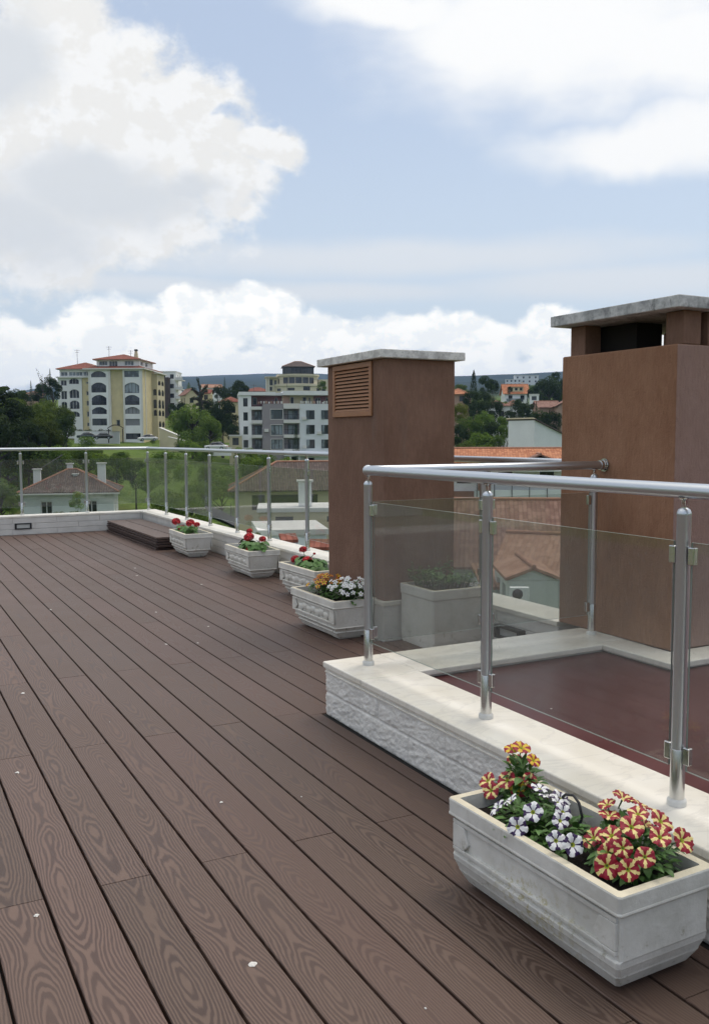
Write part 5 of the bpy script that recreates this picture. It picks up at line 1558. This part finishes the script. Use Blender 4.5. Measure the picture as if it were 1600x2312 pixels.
wallthing('white garden wall at the foot of the yellow apartments, behind two dark cars', 168, 974, 203, 270, 975, 201, 2.6, .25, 'w_white')
wallthing('pale stone retaining wall right of the yellow apartments', 360, 966, 207, 405, 985, 200, 3.5, .5, 'w_cream', 'retaining_wall')
wallthing('lower pale stone retaining wall below the first', 380, 987, 192, 418, 996, 190, 2.2, .4, 'w_cream', 'retaining_wall')
wallthing('low white roadside wall below the bright green tree', 478, 1006, 168, 522, 1012, 168, 1.4, .25, 'w_white')
def pergola():
    a = spot(262, 990, 199); r = root('pergola', tuple(a), face_rz(262), 'dark arched garden pergola beside the white garden wall', 'pergola')
    for x in (-1.5, 1.5):
        for y in (0, 1.6):
            m = MB(); m.box(x - .1, x + .1, y - .1, y + .1, -1, 2.1); m.build('post', M['w_brown'], r, world=False)
    m = MB(); n = 10
    P = [(-1.75 + 3.5 * i / n, 2.1 + .75 * sin(pi * i / n)) for i in range(n + 1)]
    R0 = [[(x, -.3, z), (x, 2, z), (x, 2, z + .18), (x, -.3, z + .18)] for x, z in P]; m.rings(R0)
    m.build('roof', M['w_brown'], r, world=False)
pergola()
def road():
    m = MB(); L = []
    for i in range(31):
        u = 420 + i * 11; D = 118 - i * .9
        for dd in (-3.2, 3.2):
            p = spot(u, 1150, D + dd); L.append((p.x, p.y, max(land(p.x, p.y), land(p.x, p.y)) + .35))
    F = [(2 * i, 2 * i + 2, 2 * i + 3, 2 * i + 1) for i in range(30)]
    m.add(L, F, 0, True); tag(m.build('road', simple('asphalt', (.055, .057, .058), .9, var=.15, scale=.8)), kind='structure')
road()

# parked cars
def car(u, v, D, label, paint, turn):
    p = spot(u, v, D); r = root('parked_car', tuple(p), face_rz(u, turn), label, 'car')
    sec = [(-2.05, .35, .62, .70), (-1.95, .25, .78, .80), (-1.3, .22, .86, .84), (-.2, .22, .92, .86), (.9, .22, .92, .86), (1.7, .24, .90, .84), (2.0, .30, .80, .78), (2.05, .38, .7, .7)]
    m = MB(); m.rings([[(x, -w, lo), (x, w, lo), (x, w, hi - .12), (x, w * .92, hi), (x, -w * .92, hi), (x, -w, hi - .12)] for x, lo, hi, w in sec], 0, True)
    b = m.build('body', paint, r, world=False)
    m = MB(); m.rings([[(x, -w, z0), (x, w, z0), (x, w * .8, z1), (x, -w * .8, z1)] for x, w, z0, z1 in ((-1.25, .78, .84, .88), (-.55, .8, .88, 1.38), (.75, .8, .9, 1.42), (1.6, .78, .86, .92))], 0, True)
    m.build('cabin_glass', M['pane'], r, world=False)
    m = MB(); m.rings([[(x, -w, z0), (x, w, z0), (x, w, z1), (x, -w, z1)] for x, w, z0, z1 in ((-.6, .6, 1.385, 1.40), (-.3, .62, 1.40, 1.44), (.6, .62, 1.42, 1.455), (.9, .6, 1.40, 1.42))], 0, True); m.build('roof', paint, r, world=False)
    for x in (-1.25, 1.25):
        for y in (-.82, .82):
            m = MB(); m.tube([(x, y - .1, .31), (x, y + .1, .31)], .31, 14); w = m.build('wheel', M['iron'], r, world=False)
            k = MB(); k.tube([(x, y - .105, .31), (x, y + .105, .31)], .18, 10); k.build('rim', M['steel'], w, world=False)
    for x in (-2.06, 2.06):
        for y in (-.55, .55):
            m = MB(); m.box(x - .02, x + .02, y - .14, y + .14, .58, .68); m.build('headlight' if x < 0 else 'tail_light', M['pane_c'] if x < 0 else M['red'], r, world=False)
def paint(n, c):
    m, t, b = material(n); b.inputs['Base Color'].default_value = (*c, 1); b.inputs['Roughness'].default_value = .25; b.inputs['Coat Weight'].default_value = .5; return m
car(196, 991, 199, 'dark green parked car, left one of two in front of the white garden wall', paint('green_paint', (.012, .03, .03)), 4)
car(233, 992, 198, 'black parked car, right one of two in front of the white garden wall', paint('black_paint', (.012, .012, .014)), -4)
car(334, 996, 196, 'white parked car on the grass right of the yellow apartments', paint('white_paint', (.7, .7, .7)), 10)
car(489, 1016, 163, 'white parked car below the bright green tree', paint('white_paint', (.7, .7, .7)), -20)
# ---------------------------------------------------------------- trees
def leafm(name, a, bcol):
    m = bpy.data.materials.new(name); m.use_nodes = True; m.node_tree.nodes.clear(); t = NT(m.node_tree)
    o = t.obj(); oi = t.new('ShaderNodeObjectInfo')
    n = t.noise(t.vmath('ADD', o, oi.outputs['Location']), 5, 4, .65)
    c = t.mix(t.ramp(n, .35, .68), (*a, 1), (*bcol, 1))
    k = t.ramp(oi.outputs['Random'], 0, 1, .78, 1.42, False)
    c = t.mix(1., c, t.comb(k, k, t.math('MULTIPLY', k, .95)), 'MULTIPLY')
    df = t.new('ShaderNodeBsdfDiffuse'); t.put(df.inputs[0], c)
    tl = t.new('ShaderNodeBsdfTranslucent'); t.put(tl.inputs[0], t.mix(1., c, (1.1, 1.15, .5, 1), 'MULTIPLY'))
    gl = t.new('ShaderNodeBsdfGlossy'); gl.inputs['Roughness'].default_value = .45
    a1 = t.new('ShaderNodeMixShader'); a1.inputs[0].default_value = .38; t.l.new(df.outputs[0], a1.inputs[1]); t.l.new(tl.outputs[0], a1.inputs[2])
    a2 = t.new('ShaderNodeMixShader'); a2.inputs[0].default_value = .008; t.l.new(a1.outputs[0], a2.inputs[1]); t.l.new(gl.outputs[0], a2.inputs[2])
    u = t.new('ShaderNodeOutputMaterial'); t.l.new(a2.outputs[0], u.inputs[0]); return m
LF = {'dark': leafm('dark_foliage', (.020, .036, .015), (.044, .070, .025)), 'olive': leafm('olive_foliage', (.056, .084, .020), (.105, .140, .036)),
      'mid': leafm('green_foliage', (.065, .112, .022), (.120, .180, .038)), 'bright': leafm('bright_foliage', (.115, .185, .038), (.190, .265, .075)),
      'yel': leafm('yellow_green_foliage', (.10, .12, .022), (.155, .165, .035)), 'grass': leafm('shrub_foliage', (.090, .145, .024), (.155, .215, .044))}
BARK = simple('bark', (.055, .045, .038), .95, var=.25, scale=3)

def card(mb, c, n_, s, rgg, asp=.62):
    n_ = n_.normalized(); a = n_.cross(Vector((rgg.uniform(-1, 1), rgg.uniform(-1, 1), rgg.uniform(-1, 1))))
    a = a.normalized() if a.length > 1e-3 else Vector((1, 0, 0)); b = n_.cross(a)
    mb.add([c - a * s, c - b * s * asp + n_ * s * .15, c + a * s, c + b * s * asp + n_ * s * .15], [(0, 1, 2, 3)])

def crown_mesh(kind, seed, N):
    """unit crowns: height 1 (base at 0), half-width about 0.5"""
    rgg = random.Random(seed); mb = MB(); tk = MB()
    U = lambda a, b: rgg.uniform(a, b)
    if kind in ('round', 'shrub', 'cedar'):
        lobes = []
        nl = {'round': 13, 'shrub': 9, 'cedar': 12}[kind]
        for i in range(nl):
            a = 2.39996 * i + U(-.4, .4)
            if kind == 'round': h = U(.20, .86); rr = .35 * sqrt(max(.05, 1 - ((h - .52) / .46) ** 2)) * U(.6, 1.05); R = U(.13, .22)
            elif kind == 'shrub': h = U(.12, .66); rr = .36 * U(.3, 1.05) * (1.1 - h * .6); R = U(.16, .26)
            else: h = .22 + .70 * i / nl; rr = U(.12, .40) * (1.15 - h * .55); R = U(.12, .20)
            lobes.append((Vector((cos(a) * rr, sin(a) * rr, h)), R, (1, 1, .9 if kind != 'cedar' else .38)))
        if kind == 'round': lobes.append((Vector((U(-.05, .05), U(-.05, .05), .80)), .19, (1, 1, 1)))
        if kind == 'cedar': lobes.append((Vector((0, 0, .95)), .09, (1, 1, .5)))
        for i in range(N):
            c, R, sc = lobes[rgg.randrange(len(lobes))] if rgg.random() > .1 else lobes[0]
            q = Vector((rgg.gauss(0, 1), rgg.gauss(0, 1), rgg.gauss(0, 1) + .25)).normalized()
            f = U(.55, 1.0) ** .5 * (1 + .22 * noise.noise(q * 2.2 + c * 7))
            if rgg.random() < .05: f *= U(1.05, 1.3)
            p = c + Vector((q.x * sc[0], q.y * sc[1], q.z * sc[2])) * R * f
            card(mb, p, q + Vector((U(-.7, .7), U(-.7, .7), U(-.3, .9))), U(.014, .029), rgg)
        for c, R, sc in lobes:
            b = Vector((0, 0, .45 + .25 * c.z)); e = Vector((c.x, c.y, max(b.z + .03, .5 + c.z * .45))); tk.tube([b, (b + e) / 2 + Vector((0, 0, -.01)), e], [.016, .011, .004], 5)
    elif kind == 'cone':
        for i in range(N):
            h = U(0, 1) ** 1.25; tier = (h * 13) % 1
            R = (1 - h) * .46 * (.62 + .38 * (1 - tier)) + .012
            a = U(0, 6.28); f = U(.35, 1.02) * (1 + .20 * noise.noise(Vector((cos(a) * 2, sin(a) * 2, h * 9 + seed))))
            p = Vector((cos(a) * R * f, sin(a) * R * f, .04 + h * .96 - f * R * .18))
            card(mb, p, Vector((cos(a), sin(a), U(.2, 1.2))), U(.010, .022) * (1.1 - h * .4), rgg, .45)
    elif kind == 'column':
        for i in range(N):
            h = U(0, 1); R = .5 * (min(1, h * 4) ** .5) * (max(0, 1 - h) ** .62) * 1.25
            a = U(0, 6.28); f = U(.5, 1.0) * (1 + .28 * noise.noise(Vector((cos(a) * 1.7, sin(a) * 1.7, h * 7 + seed))))
            p = Vector((cos(a) * R * f, sin(a) * R * f, h)); card(mb, p, Vector((cos(a), sin(a), U(.0, .9))), U(.012, .024), rgg, .5)
    elif kind == 'palm':
        for i in range(17):
            a = 2.39996 * i; up = .9 - .095 * i; L = U(.36, .5)
            pts = []
            for k in range(9):
                t_ = k / 8; pts.append(Vector((cos(a) * L * t_ * (.55 + .45 * (1 - abs(up))), sin(a) * L * t_ * (.55 + .45 * (1 - abs(up))), .74 - .02 * i + up * L * t_ * .75 - .30 * t_ * t_ * L)))
            tk.tube(pts, [.026 * (1 - .75 * k / 8) for k in range(9)], 4)
            for k in range(1, 9):
                for s in range(20):
                    t_ = rgg.random(); p = pts[k - 1].lerp(pts[k], t_); d = Vector((-sin(a), cos(a), 0)) * rgg.choice((-1, 1))
                    card(mb, p + d * U(.0, .03) + Vector((0, 0, U(-.03, .012))), Vector((U(-.5, .5), U(-.5, .5), .5)), U(.012, .024), rgg, .4)
        for i in range(200):
            a = U(0, 6.28); h = U(.30, .74); card(mb, Vector((cos(a) * .062, sin(a) * .035, h)), Vector((cos(a), sin(a), .3)), U(.012, .02), rgg)
    elif kind == 'bare':
        for i in range(13):
            h = .35 + .62 * i / 13; a = 2.4 * i; L = U(.16, .46) * (1.25 - h * .6)
            e = Vector((cos(a) * L, sin(a) * L, h + U(.0, .10))); md = Vector((cos(a) * L * .5, sin(a) * L * .5, h - .02))
            tk.tube([(0, 0, h - .05), md, e], [.014, .009, .003], 5)
            for k in range(26):
                card(mb, md.lerp(e, U(.2, 1.1)) + Vector((U(-.05, .05), U(-.05, .05), U(-.015, .045))), Vector((U(-.6, .6), U(-.6, .6), 1)), U(.012, .026), rgg, .5)
    if kind in ('cone', 'column'): tk.tube([(0, 0, -.02), (0, 0, .8)], [.022, .006], 6)
    elif kind == 'palm': tk.tube([(0, 0, -.02), (0, 0, .45), (0, 0, .76)], [.055, .05, .06], 8)
    elif kind == 'bare': tk.tube([(0, 0, -.02), (.01, 0, .5), (0, 0, .98)], [.022, .014, .004], 6)
    elif kind != 'shrub': tk.tube([(0, 0, -.05), (.01, .005, .25), (0, 0, .62)], [.036, .026, .012], 7)
    else: tk.tube([(0, 0, -.05), (0, 0, .3)], [.02, .01], 5)
    c = mb.build('crown', LF['mid']); k = tk.build('trunk', BARK)
    cm, km = c.data, k.data; bpy.data.objects.remove(c); bpy.data.objects.remove(k); return cm, km

CROWN = {k: [crown_mesh(k, 10 + s, n) for s in range(v)] for k, v, n in (('round', 5, 5200), ('shrub', 4, 3000), ('cedar', 3, 4600), ('cone', 3, 2600), ('column', 2, 2600), ('palm', 1, 0), ('bare', 1, 0))}
NAMES = {'round': 'leafy_tree', 'shrub': 'shrub', 'cedar': 'cedar_tree', 'cone': 'conifer_tree', 'column': 'cypress_tree', 'palm': 'palm_tree', 'bare': 'pine_tree'}
tr = random.Random(77)
def tree(kind, u, vtop, D, wpx, hue, label, grp=None, zb=None):
    top = spot(u, vtop, D); g = land(top.x, top.y) - .3 if zb is None else zb
    H = max(1.0, top.z - g); wd = wpx * D / FPX
    r = root(NAMES[kind], (top.x, top.y, g), tr.uniform(0, 6.28), label, 'shrub' if kind == 'shrub' else 'tree', grp)
    cm, km = CROWN[kind][tr.randrange(len(CROWN[kind]))]
    # crown keeps its own proportion on tall thin stems
    s = wd * 1.08
    hc = H if kind not in ('round', 'shrub', 'cedar') else min(H, s * (1.15 if kind == 'round' else .95))
    if kind == 'cone': hc = min(H, s * 2.3)
    if kind == 'column': hc = min(H, s * 4.4)
    for nm, me in (('crown', cm), ('trunk', km)):
        o = bpy.data.objects.new(nm, me); COL.objects.link(o); o.parent = r
        if nm == 'crown':
            o.material_slots[0].link = 'OBJECT'; o.material_slots[0].material = LF[hue]
            o.scale = (s, s, hc); o.location = (0, 0, H - hc)
        else: o.scale = (s, s, H * .98)
    return r

G1 = 'dark trees massed at the left edge'; L1 = 'dark tree in the dense mass at the left edge of the picture'
for a in ((-40, 858, 108, 150), (12, 872, 112, 95), (40, 905, 114, 80), (-5, 930, 106, 120), (60, 945, 112, 80)): tree('cedar' if a[0] in (-40, 12) else 'round', *a, 'dark', L1, G1)
G2 = 'olive trees below the yellow apartments'; L2 = 'olive green tree on the slope left of the yellow apartments'
for a in ((45, 902, 122, 80), (85, 908, 128, 78), (118, 906, 136, 70), (148, 922, 146, 56), (62, 935, 116, 86), (105, 948, 116, 74), (28, 890, 150, 60), (100, 898, 165, 50)): tree('round', *a, 'olive', L2, G2)
tree('round', 140, 938, 122, 66, 'dark', 'round very dark tree in front of the left corner of the yellow apartments')
tree('cone', 70, 859, 205, 26, 'dark', 'dark pointed conifer on the skyline left of the yellow apartments')
tree('bare', 97, 838, 208, 42, 'dark', 'sparse pine with bare branches on the skyline left of the yellow apartments')
tree('cone', 113, 832, 214, 22, 'dark', 'tall pointed conifer tip directly left of the yellow apartments')
tree('round', 118, 852, 200, 44, 'dark', 'dark round evergreen touching the left wall of the yellow apartments')
tree('round', 88, 868, 214, 36, 'dark', 'small dark evergreen under the bare-branched pine')
tree('round', 38, 876, 190, 50, 'dark', 'dark evergreen on the skyline above the brown-roofed hut')
G3 = 'shrubs on the lower left slope'; L3 = 'mid green shrub on the lower left slope above the far railing'
for a in ((80, 984, 112, 100), (140, 986, 114, 90), (190, 990, 116, 74), (25, 972, 112, 100), (218, 1001, 142, 44), (165, 1000, 118, 60), (112, 995, 118, 80), (50, 998, 113, 80)): tree('shrub', *a, 'mid', L3, G3)
G4 = 'trees round the pale house below the left railing'; L4 = 'green tree round the pale brown-roofed house behind the left railing glass'
for a in ((262, 1026, 122, 60), (306, 1036, 112, 60), (335, 1050, 104, 56),  (2, 1078, 88, 70), (22, 1118, 78, 36), (18, 1030, 112, 70), (280, 1018, 150, 60), (60, 1028, 140, 60)):
    tree('round', *a, tr.choice(['mid', 'grass', 'bright']), L4, G4)
for a in ((110, 1026, 130, 70), (180, 1030, 130, 80), (215, 1018, 150, 50), (145, 1018, 155, 50), (80, 1040, 124, 60), (235, 1040, 118, 60)): tree('shrub', *a, tr.choice(['grass', 'bright', 'grass']), 'bright shrub on the grass behind the roof of the pale house', 'shrubs behind the pale house')
tree('round', 172, 1108, 74, 36, 'bright', 'light green young tree in front of the windows of the pale house')
G5 = 'hedge shrubs outside the far parapet'; L5 = 'dark hedge shrub just outside the far parapet, under the railing glass'
for a in ((165, 1140, 56, 70), (205, 1142, 55, 70), (250, 1139, 56, 80), (300, 1138, 54, 80), (340, 1142, 52, 70), (130, 1146, 58, 40), (20, 1148, 58, 60), (385, 1150, 50, 60), (430, 1158, 48, 60), (480, 1168, 46, 60), (530, 1180, 44, 60), (575, 1192, 43, 50)): tree('shrub', *a, 'olive', L5, G5)
G6 = 'trees in the hollow behind the middle of the far railing'; L6 = 'green tree in the hollow behind the middle of the far railing'
for a in ((560, 1026, 132, 80), (610, 1024, 142, 76), (648, 1030, 128, 50), (455, 1084, 90, 60), (545, 1075, 100, 50), (380, 1100, 72, 90), (440, 1110, 74, 70), (575, 1040, 118, 70), (630, 1042, 120, 50)):
    tree('round', *a, tr.choice(['grass', 'bright', 'mid']), L6, G6)
for a in ((360, 1030, 120, 70), (415, 1034, 125, 60), (468, 1034, 118, 70), (520, 1036, 112, 70), (500, 1064, 96, 60)): tree('shrub', *a, tr.choice(['grass', 'bright']), 'bright green shrub on the grassy slope behind the corner of the far railing', 'shrubs on the grassy slope')
tree('round', 434, 908, 176, 100, 'bright', 'large bright green tree between the yellow and the white apartments')
tree('round', 474, 940, 172, 72, 'bright', 'lower bright green tree with pale blossom right of the large bright one')
for a, l in (((503, 903, 192, 62), 'dark leafy tree behind the right side of the large bright green tree'), ((522, 932, 186, 44), 'dark leafy tree touching the left wall of the white apartments'), ((478, 916, 202, 44), 'dark tree directly below the palm-like tree'), ((408, 905, 232, 30), 'dark tree below the balconies of the rear white apartments')):
    tree('round', *a, 'dark', l)
tree('cone', 507, 851, 244, 18, 'dark', 'slim pointed conifer left of the broad dark pine, in front of the blue hills')
tree('round', 541, 857, 238, 46, 'dark', 'broad dark pine in front of the blue hills')
tree('round', 522, 872, 234, 44, 'dark', 'lower dark pine at the foot of the broad one')
tree('palm', 452, 838, 198, 74, 'dark', 'dark spiky palm-like tree standing against the hills')
tree('round', 390, 912, 236, 26, 'dark', 'narrow dark tree against the brown side wall of the rear white apartments')
G7 = 'shrubs on the grass between the two apartment buildings'; L7 = 'low green shrub on the grass between the two apartment buildings'
for a in ((422, 984, 166, 46), (458, 986, 166, 46), (440, 992, 158, 36), (562, 1001, 168, 50), (600, 1006, 170, 40), (540, 1003, 162, 32), (585, 1010, 160, 40), (402, 992, 178, 24), (345, 988, 206, 14), ): tree('shrub', *a, 'grass', L7, G7)
for a in ((178, 962, 206.5, 26), (200, 963, 206.5, 28), (222, 963, 206, 28), (243, 964, 206, 24)): tree('shrub', *a, 'dark', 'dark clipped hedge shrub above the white garden wall', 'hedge above the garden wall')
tree('column', 668, 958, 172, 18, 'dark', 'dark cypress in front of the balconies of the white apartments')
tree('round', 727, 858, 292, 22, 'mid', 'green tree at the right of the round cream building', )
# right-hand gap
tree('column', 1069, 836, 192, 34, 'dark', 'tall dark cypress between the two chimneys')
for a, h, l in (((1097, 848, 232, 40), 'dark', 'dark round tree right of the tall cypress on the skyline'), ((1114, 856, 242, 28), 'dark', 'smaller dark round tree left of the red dormer house'), ((1040, 866, 262, 36), 'olive', 'olive tree on the skyline left of the tall cypress'),
                ((1036, 908, 172, 42), 'yel', 'yellow green tree by the right edge of the louvred chimney'), ((1237, 846, 242, 70), 'dark', 'very large dark tree touching the tan chimney on the skyline'), ((1262, 852, 246, 60), 'dark', 'dark tree half hidden behind the tan chimney'),
                ((1204, 872, 252, 32), 'dark', 'dark tree left of the very large one by the tan chimney')): tree('round', *a, h, l)
for a in ((1168, 900, 186, 40), (1188, 908, 182, 44), (1218, 924, 176, 46), (1246, 926, 172, 48), (1150, 925, 178, 30), (1062, 880, 188, 40), (1078, 905, 184, 44), (1150, 872, 262, 14)): tree('round', *a, 'dark', 'dark bushy tree round the small houses between the chimneys', 'dark trees round the houses between the chimneys')
for a in ((496, 868, 240, 30), (478, 898, 212, 40), (500, 925, 192, 50), (415, 915, 224, 30), (524, 955, 180, 36)): tree('round', *a, 'dark', 'dark tree in the cluster right of the spiky palm-like tree', 'dark trees right of the palm-like tree')
tree('round', 1254, 838, 262, 20, 'dark', 'treetop standing above the very large dark tree')
G8 = 'green trees in the gap between the chimneys'; L8 = 'green tree in the wooded hollow between the two chimneys'
for a in ((1085, 880, 206, 44), (1112, 898, 196, 44), (1090, 926, 172, 54), (1060, 938, 162, 54), (1100, 948, 152, 70), (1130, 938, 164, 44), (1078, 972, 142, 80), (1120, 980, 142, 54), (1040, 958, 152, 44), (1048, 992, 124, 54), (1100, 1000, 120, 60), (1138, 960, 150, 30), (1140, 905, 222, 26), (1030, 980, 130, 40), (1070, 905, 200, 36)):
    tree('round', *a, tr.choice(['mid', 'olive', 'mid', 'dark']), L8, G8)
G9 = 'dark conifers below the red dormer house'; L9 = 'dark conifer below the red dormer house, behind the plain white building'
for a in ((1190, 896, 202, 36), (1174, 905, 197, 30), (1210, 906, 192, 30), (1240, 925, 168, 44), (1262, 932, 162, 36), (1225, 930, 172, 34), (1152, 918, 200, 24), (1180, 925, 180, 40), (1205, 935, 168, 40)): tree('cone', *a, 'dark', L9, G9)
G10 = 'trees dotted over the far slope'; L10 = 'small tree among many on the far slope below the hills'
for i in range(84):
    u = tr.uniform(10, 1290) if i < 64 else tr.uniform(1300, 2100); D = tr.uniform(320, 640) if i < 64 else tr.uniform(150, 420); p = spot(u, 950, D); g = land(p.x, p.y); v = 986 - (g + tr.uniform(5, 9) - 1.35) / D * FPX
    tree('round' if tr.random() < .75 else 'cone', u, v, D, tr.uniform(5, 11) / D * FPX, tr.choice(['dark', 'olive', 'dark', 'mid']), L10, G10)

G11 = 'undergrowth shrubs in the hollow'; L11 = 'shrub of the undergrowth in the hollow below the terrace'
for i in range(70):
    u = tr.choice((tr.uniform(-20, 650), tr.uniform(-20, 650), tr.uniform(1010, 1290))); D = tr.uniform(92, 185); p = spot(u, 1000, D); g = land(p.x, p.y)
    if 40 < u < 275 and 90 < D < 112 or u < 650 and tr.random() < .35: continue
    v = 986 - (g + tr.uniform(2.5, 4.5) - 1.35) / D * FPX
    tree('shrub', u, v, D, tr.uniform(4, 7) / D * FPX, tr.choice(['mid', 'olive', 'grass', 'grass', 'bright']), L11, G11)
# ---------------------------------------------------------------- the air
def haze(dens):
    m = bpy.data.materials.new('haze'); m.use_nodes = True; m.node_tree.nodes.clear(); t = NT(m.node_tree)
    v = t.new('ShaderNodeVolumePrincipled'); v.inputs['Color'].default_value = (.40, .60, .95, 1); v.inputs['Density'].default_value = dens; v.inputs['Density Attribute'].default_value = ''; v.inputs['Anisotropy'].default_value = .2
    o = t.new('ShaderNodeOutputMaterial'); t.l.new(v.outputs[0], o.inputs['Volume'])
    mb = MB(); mb.box(-4900, 4900, -4900, 4900, -140, 262)
    tag(mb.build('haze', m), kind='stuff')
if HAZE: haze(HAZE)
